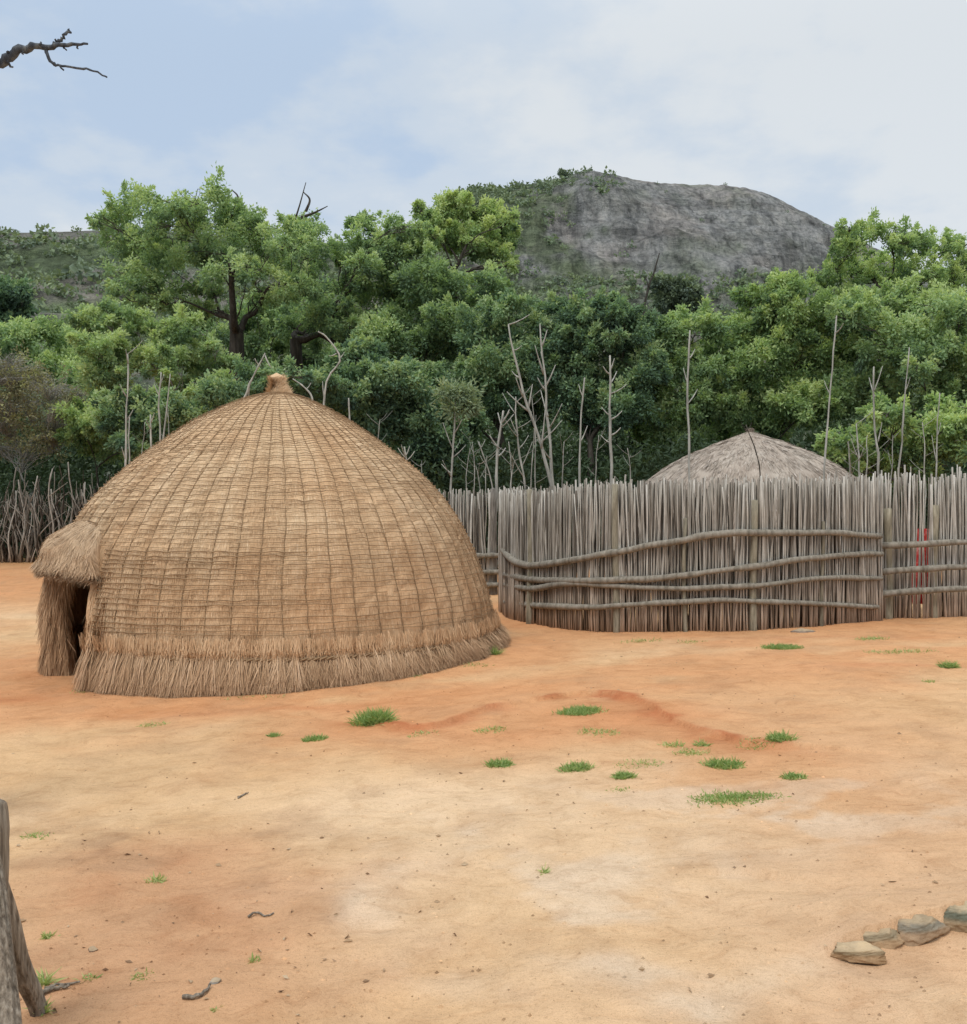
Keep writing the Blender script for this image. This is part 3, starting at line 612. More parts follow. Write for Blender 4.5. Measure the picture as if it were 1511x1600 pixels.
def rail(parent, pxpts, Yf, rad, mat=RAIL, t=.5, name='rail', off=.07):
    pts = []
    for px, py in pxpts:
        x, y = Yf(px); y -= off; pts.append(P(px, py, y))
    p = curve(pts, max(16, len(pts) * 6)); n = len(p)
    p = p + np.stack([0 * p[:, 0], 0 * p[:, 0], (fbm(p[:, 0] * 3, p[:, 0] * 0 + rad * 900, 7, 3) - .5) * .03], -1)
    kn = np.zeros(n)
    for _ in range(max(3, n // 14)): kn += .16 * np.exp(-((np.arange(n) - rng.random() * n) / 1.1) ** 2)
    mb = MB(); tube(mb, p, rad * (1 + kn + .5 * (fbm(np.linspace(0, 9, n), np.zeros(n), int(rad * 1e4), 3) - .5)) * np.linspace(1.12, .9, n), 10, t, True, .09, .14); mb.build(name, mat, parent, True)
def path_lookup(pts2):
    c = curve([(a, b, 0) for a, b in pts2], 800)[:, :2]; px = 755.5 + F * c[:, 0] / c[:, 1]
    def f(q):
        k = int(np.argmin(np.abs(px - q))); return c[k]
    return f
def top_from_px(ptsx, ptsy):
    def f(x, y):
        px = 755.5 + F * x / y; return EYE + (800 - np.interp(px, ptsx, ptsy)) / F * y
    return f
def post(parent, px, pytop, Yf, rad, t=.6, mat=POSTW, off=-.02, lean=0.0):
    x, y = Yf(px); y -= off; x = (px - 755.5) / F * y; g = float(ground_z(x, y)); zt = EYE + (800 - pytop) / F * y; q = np.linspace(0, 1, 9)
    p = np.stack([x + lean * q + .012 * np.sin(q * 5 + px), y + 0 * q, g - .15 + (zt - g + .15) * q], -1)
    mb = MB(); tube(mb, p, np.linspace(rad * 1.05, rad * .92, 9), 10, t, True, .1, .12); mb.build('post', mat, parent, True)

F1 = thing('stick_fence', 'curved palisade of upright sticks with four bowed rails before the grey hut', 'fence', (*FENCE[5], float(ground_z(*FENCE[5]))), 'palisade fences of the kraal')
# the palisade turns back at its left end around the entrance
fpath = [G(784, 950)[:2] + np.array([.5, 1.1])] + FENCE
yf1 = path_lookup(FENCE)
stick_panel('stick_panel', F1, fpath, top_from_px([780, 860, 900, 1000, 1100, 1200, 1350, 1400], [768, 766, 757, 753, 751, 750, 747, 743]), .019, .007, .0155, .05, 4, .64, ragged=.035)
for pts, r in (([(787, 860), (795, 870), (808, 879), (832, 883), (880, 878), (940, 866), (1000, 856), (1060, 845), (1110, 836), (1180, 832), (1300, 833), (1376, 838)], .042),
               ([(789, 898), (830, 905), (900, 907), (1000, 905), (1060, 900), (1130, 890), (1200, 882), (1270, 872), (1340, 866), (1379, 865)], .036),
               ([(789, 914), (830, 919), (890, 912), (1000, 918), (1100, 918), (1180, 915), (1250, 907), (1300, 903), (1378, 903)], .035),
               ([(789, 941), (850, 946), (920, 949), (1000, 944), (1100, 938), (1200, 940), (1300, 945), (1372, 948)], .035)):
    rail(F1, pts, yf1, r)
for px, py, r, t in ((828, 765, .045, .5), (962, 757, .042, .52), (1070, 810, .026, .4), (1178, 782, .042, .52), (1285, 815, .022, .3)): post(F1, px, py, yf1, r, t, off=.03)
B0 = [G(1372, 967)[:2] + np.array([0, .12]), G(1440, 967)[:2] + np.array([0, .1]), G(1520, 966)[:2] + np.array([0, .08]), G(1640, 963)[:2], G(1800, 958)[:2]]
F2 = thing('stick_fence', 'straight palisade with pale posts and three rails at the right edge', 'fence', (*B0[1], float(ground_z(*B0[1]))), 'palisade fences of the kraal')
yf2 = path_lookup(B0)
stick_panel('stick_panel', F2, B0, top_from_px([1370, 1440, 1462, 1474, 1480, 1900], [744, 741, 746, 752, 740, 738]), .022, .008, .0165, .05, 3, .72, gap=(1430, 1453))
for pts in ([(1374, 852), (1420, 851), (1511, 847), (1640, 842), (1790, 838)], [(1374, 893), (1440, 889), (1511, 886), (1640, 882), (1790, 878)], [(1369, 928), (1440, 923), (1511, 920), (1640, 915), (1790, 911)]):
    rail(F2, pts, yf2, .036, off=.11)
for px, py, r, t in ((1388, 795, .06, .85), (1460, 790, .055, .75), (1600, 790, .055, .7)): post(F2, px, py, yf2, r, t, off=-.03)
yb = 16.9
Bk = [np.array([(px - 755.5) / F * yb, yb + dy]) for px, dy in ((520, 1.6), (620, .8), (700, .25), (740, .05), (771, 0))]
F3 = thing('stick_fence', 'short palisade beyond the gap, half hidden behind the golden hut', 'fence', (*Bk[3], float(ground_z(*Bk[3]))), 'palisade fences of the kraal')
yf3 = path_lookup(Bk)
stick_panel('stick_panel', F3, Bk, top_from_px([500, 700, 730, 776], [772, 768, 766, 770]), .032, .01, .02, .04, 3, .62)
for pts in ([(690, 872), (745, 868), (781, 868)], [(690, 898), (745, 894), (780, 894)], [(700, 918), (750, 914), (779, 914)]): rail(F3, pts, yf3, .045)
for px, py, r in ((770, 764, .06), (774, 768, .03)): post(F3, px, py, yf3, r, .35, GREYBARK)

def branch_fence():
    Y = 27.5; pts = [np.array([(px - 755.5) / F * Y, Y + d]) for px, d in ((-330, .8), (-150, .3), (0, 0), (90, 0), (180, .3), (300, .9), (420, 1.6))]
    o = thing('branch_fence', 'rough grey fence of crooked branches across the far left', 'fence', (*pts[2], float(ground_z(*pts[2]))))
    mb = MB()
    for ly in range(5):
        pl = plan_curve(pts, .12)
        for x, y in pl:
            x += rng.normal() * .1; y += .16 * ly + rng.normal() * .06; g = float(ground_z(x, y)); h = 1.55 + .55 * rng.random() + (.8 * rng.random() if rng.random() < .4 else 0)
            n = 8; q = np.linspace(0, 1, n); sx = rng.normal() * .22; ph = rng.random() * 6; am = .03 + .08 * rng.random()
            p = np.stack([x + sx * q + am * np.sin(q * 7 + ph), y + .05 * np.sin(q * 6 + ph), g - .1 + (h + .1) * q], -1); r = .012 + .026 * rng.random() ** 1.5
            tube(mb, p, np.linspace(r * 1.2, r * .55, n), 5, float(np.clip(.46 + rng.normal() * .25 - .1 * ly, 0, 1)), True, .3, .15)
            for _ in range(int(rng.integers(0, 3))):
                a = p[int(rng.integers(2, 7))]; e = a + np.array([rng.normal() * .32, rng.normal() * .1, .3 + .45 * rng.random()])
                tube(mb, curve([a, (a + e) / 2 + rng.normal(size=3) * .04, e], 5), np.linspace(r * .6, r * .25, 5), 4, .5)
    mb.build('branch_panel', STICK, o, True)
branch_fence()

# ------------------------------------------------------------------ cloth behind the right fence
def cloth():
    Y = 13.1; a = np.linspace(0, 1, 14); b = np.linspace(0, 1, 26); A, Bb = np.meshgrid(a, b)
    px = 1428 + 28 * A; py = 826 + 118 * Bb; X = (px - 755.5) / F * Y; Z = EYE - (py - 800) / F * Y
    V = np.stack([X + .02 * np.sin(Bb * 6), Y + .04 * np.sin(A * 13 + Bb * 2), Z], -1); m, n = A.shape
    i = np.arange(m - 1)[:, None] * n; j = np.arange(n - 1)[None]; mb = MB(); mb.add(V.reshape(-1, 3), np.stack([i + j, i + j + 1, i + n + j + 1, i + n + j], -1).reshape(-1, 4))
    tag(mb.build('cloth', CLOTH, None, True), 'red cloth hanging behind the right fence, glimpsed between the sticks', 'cloth')
cloth()

# ------------------------------------------------------------------ trees
def limb_path(a, b, n, wig):
    a = np.asarray(a, float); b = np.asarray(b, float); L = np.linalg.norm(b - a)
    m = a + (b - a) * .45 + np.array([0, 0, L * .08]) + rng.normal(size=3) * wig * L
    return curve([a, a + (m - a) * .5 + rng.normal(size=3) * wig * L * .4, m, m + (b - m) * .5 + rng.normal(size=3) * wig * L * .4, b], n)
def tree(name, label, cat, basepx, Y, clumps, leafmat, nleaf, tr=.18, ls=.105, bark=BARK, group='trees behind the kraal fences', fork=None, depth=None, twigs=5, tb=.5, zfork=None, gap=.36, extra=None, base_y=None):
    bx = (basepx - 755.5) / F * Y; g = float(ground_z(bx, Y)); o = thing(name, label, cat, (bx, Y, g), group)
    cl = []; xs = [c[0] for c in clumps]; wid = (max(xs) - min(xs) + 40) / F * Y
    dp = wid * .3 if depth is None else depth
    for c in clumps:
        Yc = Y + (rng.random() * 2 - 1) * dp * .8; cl.append((P(c[0], c[1], Yc), c[2] / F * Y, c[3] / F * Y * 1.12))
        for _ in range(2):
            th = rng.random() * 2 * pi; u = .55 + .35 * rng.random(); sz = .38 + .25 * rng.random()
            cl.append((P(c[0] + cos(th) * c[2] * u, c[1] + sin(th) * c[3] * u, Yc + rng.normal() * .4 * dp), c[2] / F * Y * sz, c[3] / F * Y * sz * 1.15))
    wood = MB(); zmin = min(c[0][2] - c[2] for c in cl); zmax = max(c[0][2] for c in cl)
    fk = np.array([bx, Y, g + max(.5, (zmin - g) * .75)]) if fork is None else P(*fork, Y)
    trunk = curve([np.array([bx, Y, g - .2]), np.array([bx, Y, g]) * .5 + fk * .5 + rng.normal(size=3) * np.array([.08, .08, 0]) * (fk[2] - g) * .3, fk], 9)
    tube(wood, trunk, np.linspace(tr * 1.15, tr * .62, 9), 9, .5, False, .12, .1)
    nodes = [(fk, tr * .62, 0.0), (trunk[6], tr * .7, 0.0)]
    for c, rx, rz in sorted(cl, key=lambda q: np.linalg.norm(q[0] - fk)):
        e = c + np.array([0, 0, -rz * .1])
        a, ra, la = min(nodes, key=lambda q: np.linalg.norm(q[0] - e) + .42 * q[2] + (0 if q[0][2] < e[2] + .3 else 1.0))
        r0 = min(ra * .78, tr * (.46 if a is fk else .36)) * (.75 + .35 * rng.random()); p = limb_path(a, e, 9, .11); r1 = max(.011, r0 * .38)
        rr = np.linspace(r0, r1, 9); tube(wood, p, rr, 6, .5, True, .15, .1); L = np.linalg.norm(e - a)
        nodes += [(p[k], rr[k], la + L * k / 8) for k in (2, 4, 6, 8)]
        for k in range(twigs):
            k2 = int(rng.integers(4, 9)); a = p[k2]; d = nrm(rng.normal(size=3)); d[2] = abs(d[2]) * .7; b = c + d * np.array([rx, rx, rz]) * (.7 + .35 * rng.random())
            tube(wood, limb_path(a, b, 6, .1), np.linspace(min(.03, max(rr[k2] * .5, .01)), .006, 6), 4, .5, False)
    if extra: extra(wood, fk)
    wood.build('trunk', bark, o, True)
    mb = MB(); area = np.array([c[1] * c[2] for c in cl]); area = area / area.sum()
    for (c, rx, rz), w in zip(cl, area):
        n = int(nleaf * w * 1.3); ns = max(5, int(26 * (rx * rz) ** .5)); d = nrm(rng.normal(size=(ns, 3))); d[:, 2] = d[:, 2] * .8 + .15
        rad = .35 + .65 * rng.random(ns) ** .6; sc_ = c + d * np.array([rx, rx, rz]) * rad[:, None]
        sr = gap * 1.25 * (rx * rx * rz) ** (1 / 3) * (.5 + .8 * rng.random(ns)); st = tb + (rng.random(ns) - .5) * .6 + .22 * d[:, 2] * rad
        k = rng.integers(0, ns, n)
        sd = nrm(d * .8 + rng.normal(size=(ns, 3)) * .75 + np.array([0, 0, .25])); sl = (.35 + .75 * rng.random(ns) ** 1.5) * (rx * rx * rz) ** (1 / 3) * .95
        u = rng.random(n) ** .8; q = sd[k] * ((u - .35) * sl[k] / np.maximum(sr[k], .05))[:, None] + rng.normal(size=(n, 3)) * (.42 - .24 * u)[:, None]
        C = sc_[k] + q * sr[k][:, None]; D = q + rng.normal(size=(n, 3)) * .5 + np.array([0, 0, -.25])
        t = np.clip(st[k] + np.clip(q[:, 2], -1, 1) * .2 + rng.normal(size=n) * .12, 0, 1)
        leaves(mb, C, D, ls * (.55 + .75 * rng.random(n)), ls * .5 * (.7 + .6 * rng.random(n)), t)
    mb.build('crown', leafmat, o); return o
def deadtop(pts_list, Y):
    def f(wood, fk):
        for pts in pts_list:
            p = [P(a, b, Y) for a, b in pts]; tube(wood, curve(p, 10), np.linspace(.05, .012, 10), 4, .6, False)
    return f

tree('broad_tree', 'biggest spreading tree with a thick dark forked trunk above the golden hut', 'tree', 376, 27,
     [(178, 352, 30, 24), (215, 325, 38, 26), (205, 385, 45, 28), (262, 345, 45, 30), (310, 316, 48, 24), (335, 345, 55, 30), (385, 352, 45, 28), (250, 400, 55, 28), (320, 385, 60, 28), (395, 388, 55, 28), (447, 372, 42, 32), (482, 362, 30, 24), (478, 402, 38, 28), (430, 425, 50, 22), (205, 440, 50, 20), (265, 452, 42, 16), (360, 425, 45, 18), (490, 440, 28, 22), (235, 478, 46, 16), (300, 490, 40, 16), (455, 455, 36, 20), (410, 470, 26, 16), (330, 455, 30, 14)],
     GREEN, 46000, .31, .104, fork=(370, 520), twigs=7, tb=.55, gap=.33, depth=2.2, extra=deadtop([[(440, 390), (462, 340), (478, 285)], [(470, 340), (492, 332), (512, 322)], [(360, 340), (372, 310), (362, 296)], [(478, 330), (484, 312), (474, 300)]], 27))
tree('light_tree', 'hazy light tree seen through the fork of the biggest tree', 'tree', 425, 37,
     [(395, 490, 40, 24), (440, 500, 44, 26), (485, 480, 40, 26), (520, 510, 40, 28), (380, 540, 40, 28), (430, 550, 44, 30), (480, 550, 44, 30), (330, 520, 36, 24), (540, 560, 40, 28)],
     GREEN, 22000, .12, .15, tb=.42, depth=2)
tree('broad_tree', 'loose leaning tree right of the biggest tree, reaching up to a thin tuft', 'tree', 452, 29.5,
     [(565, 352, 26, 14), (600, 372, 40, 26), (640, 372, 28, 26), (560, 400, 42, 26), (622, 415, 42, 32), (540, 445, 40, 28), (590, 458, 48, 30), (520, 500, 44, 26), (650, 460, 40, 32), (570, 520, 55, 30), (480, 520, 36, 24)],
     GREEN, 34000, .28, .112, fork=(462, 530), twigs=6, tb=.46, gap=.34, depth=2.4)
tree('round_tree', 'tree with a rounded bright crown standing out against the mountain', 'tree', 708, 28.5,
     [(682, 340, 32, 24), (720, 328, 34, 20), (757, 342, 32, 24), (786, 366, 24, 30), (700, 372, 38, 24), (745, 378, 40, 24), (775, 402, 26, 20), (668, 372, 20, 20)],
     BRIGHT, 30000, .2, 0.104, fork=(709, 440), twigs=6, tb=.6, gap=.33, depth=1.5)
tree('dense_tree', 'dark leafy tree below the rounded bright crown', 'tree', 690, 27,
     [(660, 440, 45, 30), (715, 462, 45, 32), (760, 450, 35, 24), (640, 500, 48, 36), (700, 520, 52, 34), (745, 510, 35, 34), (610, 545, 50, 36), (670, 560, 50, 36)],
     GREEN, 34000, .2, .118, tb=.46)
tree('dense_tree', 'low dense dark tree just right of the golden hut dome', 'tree', 640, 23,
     [(565, 575, 45, 30), (610, 600, 50, 34), (655, 610, 48, 36), (560, 625, 50, 34), (610, 650, 55, 36), (665, 660, 45, 40), (640, 700, 50, 36), (690, 700, 45, 40), (520, 600, 40, 28)],
     DARKG, 37500, .15, 0.120, tb=.48)
tree('dense_tree', 'rounded green tree behind the two tall leaning pale stems', 'tree', 800, 25,
     [(790, 485, 36, 24), (750, 530, 45, 32), (815, 520, 50, 34), (770, 575, 50, 36), (830, 570, 46, 36), (730, 600, 45, 38), (790, 625, 55, 36), (850, 620, 45, 36), (720, 655, 40, 34)],
     DARKG, 42500, .2, 0.112, tb=.56)
tree('dense_tree', 'domed dark tree left of the pale stubby pole in the centre', 'tree', 925, 24.5,
     [(905, 490, 40, 24), (950, 490, 42, 24), (875, 530, 42, 32), (930, 535, 55, 34), (985, 525, 38, 32), (890, 585, 48, 34), (955, 590, 50, 36), (900, 640, 46, 34), (1000, 580, 36, 36), (970, 645, 46, 34)],
     DARKG, 45000, .2, 0.112, tb=.5)
tree('light_tree', 'fresh green tree under the foot of the mountain, left of the grey roof', 'tree', 1075, 26,
     [(1030, 525, 40, 26), (1085, 520, 42, 28), (1130, 545, 36, 28), (1040, 575, 46, 32), (1095, 580, 48, 34), (1010, 620, 36, 34), (1065, 635, 50, 36), (1120, 630, 42, 36), (1140, 590, 30, 30), (1040, 685, 50, 34), (1105, 690, 45, 30)],
     GREEN, 42000, .17, .116, tb=.58)
tree('light_tree', 'tall fresh green tree behind the apex of the grey roof', 'tree', 1230, 25,
     [(1190, 455, 38, 22), (1240, 462, 40, 26), (1175, 500, 36, 28), (1225, 510, 50, 32), (1280, 500, 42, 34), (1185, 560, 46, 34), (1240, 570, 50, 36), (1290, 560, 36, 36), (1165, 620, 44, 36), (1220, 635, 50, 36), (1275, 640, 45, 34), (1180, 675, 40, 26)],
     BRIGHT, 52500, .2, 0.112, tb=.5)
tree('broad_tree', 'airy wide tree topping the right edge with its limbs showing', 'tree', 1385, 28,
     [(1350, 365, 34, 18), (1385, 372, 40, 20), (1325, 395, 30, 20), (1420, 385, 36, 18), (1465, 385, 36, 20), (1505, 400, 36, 20), (1330, 430, 34, 22), (1380, 420, 40, 20), (1440, 425, 40, 18), (1490, 440, 40, 20), (1540, 430, 36, 24), (1310, 470, 30, 24), (1580, 460, 40, 30), (1345, 478, 40, 22), (1400, 468, 44, 22), (1455, 470, 44, 22), (1505, 480, 44, 24), (1290, 430, 26, 22), (1420, 500, 40, 22)],
     BRIGHT, 46000, .22, 0.095, fork=(1375, 500), twigs=7, tb=.55, gap=.3, depth=2.2)
tree('dense_tree', 'full green tree filling the right edge below the airy wide one', 'tree', 1430, 24,
     [(1350, 490, 45, 30), (1410, 475, 48, 28), (1470, 490, 48, 30), (1530, 500, 50, 36), (1340, 550, 45, 36), (1400, 545, 52, 36), (1460, 555, 50, 36), (1520, 570, 50, 36), (1330, 615, 40, 36), (1385, 615, 48, 36), (1440, 620, 48, 34), (1500, 630, 50, 34), (1570, 600, 50, 46)],
     GREEN, 56000, .2, .114, tb=.56)
tree('leafy_shrub', 'yellow-green shrub over the right palisade between the bare poles', 'shrub', 1420, 18.5,
     [(1320, 700, 40, 24), (1370, 690, 45, 30), (1420, 690, 45, 34), (1470, 690, 45, 34), (1520, 690, 46, 36), (1400, 645, 34, 24), (1480, 645, 36, 26), (1350, 730, 45, 20), (1440, 735, 50, 20), (1580, 690, 50, 40)],
     BRIGHT, 30000, .08, 0.096, tb=.5, fork=(1420, 760), depth=.9)
tree('light_tree', 'spreading light green tree under the left boughs of the biggest tree', 'tree', 255, 23.5,
     [(135, 500, 30, 20), (180, 495, 40, 22), (235, 505, 44, 20), (290, 520, 40, 22), (150, 545, 44, 24), (215, 555, 50, 24), (275, 570, 46, 26), (325, 560, 36, 26), (165, 590, 40, 24), (335, 610, 36, 28), (300, 620, 44, 26)],
     GREEN, 32000, .14, .105, tb=.6, gap=.33, bark=GREYBARK)
tree('leafy_shrub', 'dim green shrub behind the left shoulder of the golden hut', 'shrub', 270, 21,
     [(215, 640, 40, 30), (260, 650, 40, 30), (225, 690, 40, 26), (300, 655, 36, 26), (180, 650, 30, 30), (350, 625, 40, 22), (400, 600, 36, 22), (455, 590, 40, 22), (500, 610, 36, 24)],
     DARKG, 25000, .08, 0.096, tb=.55, depth=.8)
tree('leafy_shrub', 'vivid green shrub beside the crooked branch fence', 'shrub', 150, 29.5,
     [(135, 650, 34, 26), (170, 660, 34, 30), (150, 690, 38, 24), (185, 700, 30, 28), (120, 680, 26, 20)], BRIGHT, 13750, .08, 0.112, tb=.55, depth=.9)
tree('dry_shrub', 'grey-brown twiggy shrub over the crooked fence at the left edge', 'shrub', 50, 30,
     [(-40, 600, 60, 40), (20, 575, 50, 30), (75, 610, 46, 34), (20, 640, 55, 34), (85, 665, 44, 30), (-30, 670, 50, 36), (40, 700, 55, 32), (110, 630, 26, 30)],
     OLIVE, 9500, .1, .10, bark=PALEBARK, twigs=75, tb=.42, depth=1.4)
tree('light_tree', 'yellowish tree against the left hill behind the twiggy shrub', 'tree', 60, 40,
     [(0, 535, 44, 24), (55, 530, 44, 24), (110, 545, 40, 26), (20, 570, 50, 24), (90, 580, 44, 26), (-50, 550, 46, 28), (140, 590, 36, 28), (120, 620, 40, 30)],
     GREEN, 24000, .14, .17, tb=.62, depth=3)
tree('dense_tree', 'dark bluish tree on the hill slope at the left edge', 'tree', 12, 62,
     [(-20, 470, 30, 22), (15, 460, 26, 20), (25, 490, 22, 20), (-10, 500, 34, 22), (-50, 480, 30, 30)], DARKG, 9000, .2, .3, tb=.35, depth=2)
tree('dense_tree', 'rounded bluish bush beside the thin dead snag under the mountain', 'tree', 1058, 90,
     [(1040, 452, 20, 16), (1065, 458, 22, 18), (1052, 476, 26, 16), (1085, 480, 18, 14)], FAR, 5000, .2, .42, tb=.3, depth=2)
tree('ridge_tree', 'lone small tree on the crest left of the mountain summit', 'tree', 880, 548,
     [(877, 271, 5, 4), (882, 274, 5, 3)], FAR, 260, .3, 1.6, tb=.15, depth=.6, group=None, twigs=1)
# the lone tree stands on the rock crest
o = [q for q in bpy.data.objects if q.name.startswith('ridge_tree')][0]
for ch in o.children:
    if ch.name.startswith('trunk'):
        v = np.empty(len(ch.data.vertices) * 3, np.float32); ch.data.vertices.foreach_get('co', v); v = v.reshape(-1, 3); v[:, 2] = np.maximum(v[:, 2], 180); ch.data.vertices.foreach_set('co', v.ravel())

def undergrowth():
    mb = MB(); n = 170000; px = rng.random(n) * 2100 - 250; Y = 21 + 12 * rng.random(n)
    X = (px - 755.5) / F * Y; g = ground_z(X, Y); top = 1.2 + 2.4 * fbm(X * .5, Y * .5, 501, 4); z = g + rng.random(n) * top
    Y = np.where(px < 330, Y + 8, Y); X = (px - 755.5) / F * Y
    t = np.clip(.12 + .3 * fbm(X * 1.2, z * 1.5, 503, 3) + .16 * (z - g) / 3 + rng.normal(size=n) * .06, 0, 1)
    n2 = 70000; px2 = rng.random(n2) * 2300 - 350; Y2 = 35 + 9 * rng.random(n2); X2 = (px2 - 755.5) / F * Y2; g2 = ground_z(X2, Y2); h2 = 3.2 + 3.4 * fbm(X2 * .35, Y2 * .35, 507, 4); z2 = g2 + rng.random(n2) ** .8 * h2
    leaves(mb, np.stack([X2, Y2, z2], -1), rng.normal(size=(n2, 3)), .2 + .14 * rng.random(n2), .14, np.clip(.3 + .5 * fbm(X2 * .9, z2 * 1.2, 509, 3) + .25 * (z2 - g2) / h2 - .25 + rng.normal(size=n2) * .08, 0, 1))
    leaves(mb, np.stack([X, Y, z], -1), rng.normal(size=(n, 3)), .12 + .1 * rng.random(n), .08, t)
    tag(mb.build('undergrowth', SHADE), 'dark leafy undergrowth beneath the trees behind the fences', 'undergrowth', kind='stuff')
undergrowth()

# ------------------------------------------------------------------ bare poles and saplings
def pole(name, label, pts, Y, r0, r1, stubs=(), mat=PALEBARK, t=.55, crown=None, nst=0, cat='pole', group='bare poles standing behind the fences', fork=()):
    b = P(*pts[0], Y); g = float(ground_z(b[0], Y)); r0 *= .6; r1 *= .7
    p = [P(a, c, Y) for a, c in pts]
    low = np.array([p[0][0] + (p[0][0] - p[1][0]) * .15, Y, g - .1])
    path = curve([low] + p, 18); mb = MB()
    path = path + np.stack([(fbm(path[:, 2] * 2.2, path[:, 2] * 0 + pts[0][0], 3, 3) - .5) * .05, (fbm(path[:, 2] * 2, path[:, 2] * 0 + pts[0][0], 9, 3) - .5) * .1, 0 * path[:, 0]], -1)
    tube(mb, path, np.linspace(r0 * 1.15, r1, 18) * (1 + .35 * (rng.random(18) - .5)), 6, t, True, .25, .3)
    for fk in fork: tube(mb, curve([P(a, c, Y) for a, c in fk], 8), np.linspace(r0 * .7, r1 * .8, 8), 5, t, True, .15, .1)
    for (a, c), (a2, c2) in stubs:
        s = P(a, c, Y); e = P(a2, c2, Y + rng.normal() * .1); tube(mb, curve([s, s * .5 + e * .5 + np.array([0, 0, -.02]), e], 5), np.linspace(r0 * .6, r1 * .45, 5), 5, t)
    for k in range(nst):
        a = path[int(rng.integers(7, 18))]; th = rng.random() * 2 * pi; L = .12 + .25 * rng.random()
        e = a + np.array([cos(th) * L, sin(th) * L, L * (.5 + .6 * rng.random())]); tube(mb, curve([a, a * .5 + e * .5 + np.array([0, 0, -.02]), e], 4), np.linspace(r0 * .4, r1 * .4, 4), 4, t)
    if crown is None:
        o = mb.build(name, mat, None, True)
        # origin at the foot
        return tag(o, label, cat, group)
    o = thing(name, label, cat, (low[0], Y, g), group); mb.build('stem', mat, o, True); lb = MB()
    for cx, cy, rx, ry in crown:
        n = 420; c = P(cx, cy, Y); q = nrm(rng.normal(size=(n, 3))) * (rng.random(n) ** .9)[:, None] * (.6 + .9 * rng.random((n, 1)))
        leaves(lb, c + q * np.array([rx, rx, ry]) / F * Y, q + rng.normal(size=(n, 3)) * .5, .09 + .05 * rng.random(n), .04, np.clip(.5 + q[:, 2] * .3 + rng.normal(size=n) * .15, 0, 1))
    lb.build('crown', PALEG, o); return o
pole('sapling', 'pale sapling with a grey-green leaf tuft at the left end of the kraal fence', [(705, 770), (708, 690), (712, 628)], 19, .04, .022, (((708, 680), (722, 655)), ((707, 700), (692, 660)), ((706, 740), (690, 725)), ((710, 650), (725, 630)), ((707, 715), (728, 695))), crown=((700, 615, 22, 16), (725, 612, 22, 16), (712, 640, 26, 18), (735, 635, 12, 12)), nst=3, cat='sapling')
pole('bare_pole', 'short pale pole with a stubby top above the fence entrance', [(774, 830), (777, 720), (787, 642)], 17.4, .05, .03, (((784, 665), (778, 645)), ((785, 660), (796, 640)), ((780, 700), (765, 680)), ((779, 712), (790, 700))), nst=2)
pole('bare_pole', 'thin dark pole crossing the stubby one above the entrance', [(772, 800), (765, 745), (748, 690)], 17.2, .025, .012, (((764, 742), (755, 735)), ((758, 720), (746, 725))), t=.4, nst=3)
pole('forked_pole', 'tall pale stem leaning left with side branches, tip at the tree tops', [(884, 905), (866, 775), (848, 705), (822, 625), (806, 565), (795, 508)], 14.6, .05, .016, (((830, 645), (792, 612)), ((818, 620), (806, 590)), ((826, 635), (832, 600)), ((846, 700), (852, 640)), ((812, 590), (800, 580))), nst=3)
pole('forked_pole', 'tall pale stem bending upright beside the left-leaning one', [(868, 860), (866, 770), (858, 690), (852, 600), (843, 506)], 15.2, .05, .016, (((852, 605), (868, 570)), ((850, 585), (836, 540)), ((856, 650), (845, 610)), ((853, 610), (840, 590)), ((847, 540), (855, 515))), nst=4)
pole('bare_pole', 'twisted thin pole left of the two tall leaning stems', [(822, 780), (814, 720), (808, 660), (806, 620)], 15.6, .03, .014, (((812, 700), (826, 680)), ((810, 680), (798, 655)), ((815, 730), (832, 690)), ((818, 745), (800, 712))), t=.5, nst=4)
pole('bare_pole', 'slim pole with one side twig midway along the curved palisade', [(905, 800), (905, 720), (909, 640), (913, 590)], 14.8, .034, .014, (((907, 690), (918, 665)), ((911, 620), (904, 600))))
pole('bare_pole', 'pale pole with paired stub branches in the centre of the trees', [(956, 800), (956, 720), (954, 640), (952, 556)], 15, .042, .02, (((955, 680), (970, 668)), ((955, 650), (940, 636)), ((955, 655), (972, 642)), ((953, 585), (942, 572)), ((953, 600), (964, 580)), ((953, 578), (960, 560))), nst=2)
pole('bare_pole', 'straight bare pole at the left edge of the grey roof', [(1079, 860), (1077, 740), (1074, 620), (1078, 516)], 14.4, .036, .016, (((1075, 630), (1090, 608)), ((1075, 600), (1068, 575)), ((1077, 560), (1086, 545))), t=.5)
pole('thin_stick', 'thin dark stick leaning across the grey roof apex', [(1190, 760), (1182, 710), (1166, 664)], 14.2, .016, .01, (((1168, 670), (1175, 660)), ((1170, 675), (1158, 660))), mat=BARK, t=.7)
pole('bare_pole', 'tallest pale pole rising right of the grey roof', [(1280, 860), (1288, 720), (1297, 610), (1309, 493)], 13.6, .03, .012, (((1297, 615), (1288, 595)), ((1306, 520), (1318, 505))), t=.55)
pole('bare_pole', 'pole with a forked tip right of the tallest pale pole', [(1374, 800), (1372, 720), (1367, 640), (1365, 573)], 15, .036, .016, (((1367, 620), (1358, 590)), ((1366, 610), (1379, 572)), ((1372, 690), (1378, 660))), t=.45)
pole('bare_pole', 'slender greenish pole in front of the shrub on the right', [(1405, 800), (1407, 700), (1414, 620), (1421, 543)], 15.4, .028, .012, (((1415, 610), (1422, 590)),), t=.45)
pole('bare_pole', 'low branched pole just right of the grey roof', [(1342, 790), (1341, 720), (1340, 662)], 15, .028, .014, (((1341, 715), (1330, 685)), ((1341, 720), (1350, 700)), ((1330, 740), (1326, 690))), nst=2, t=.6)
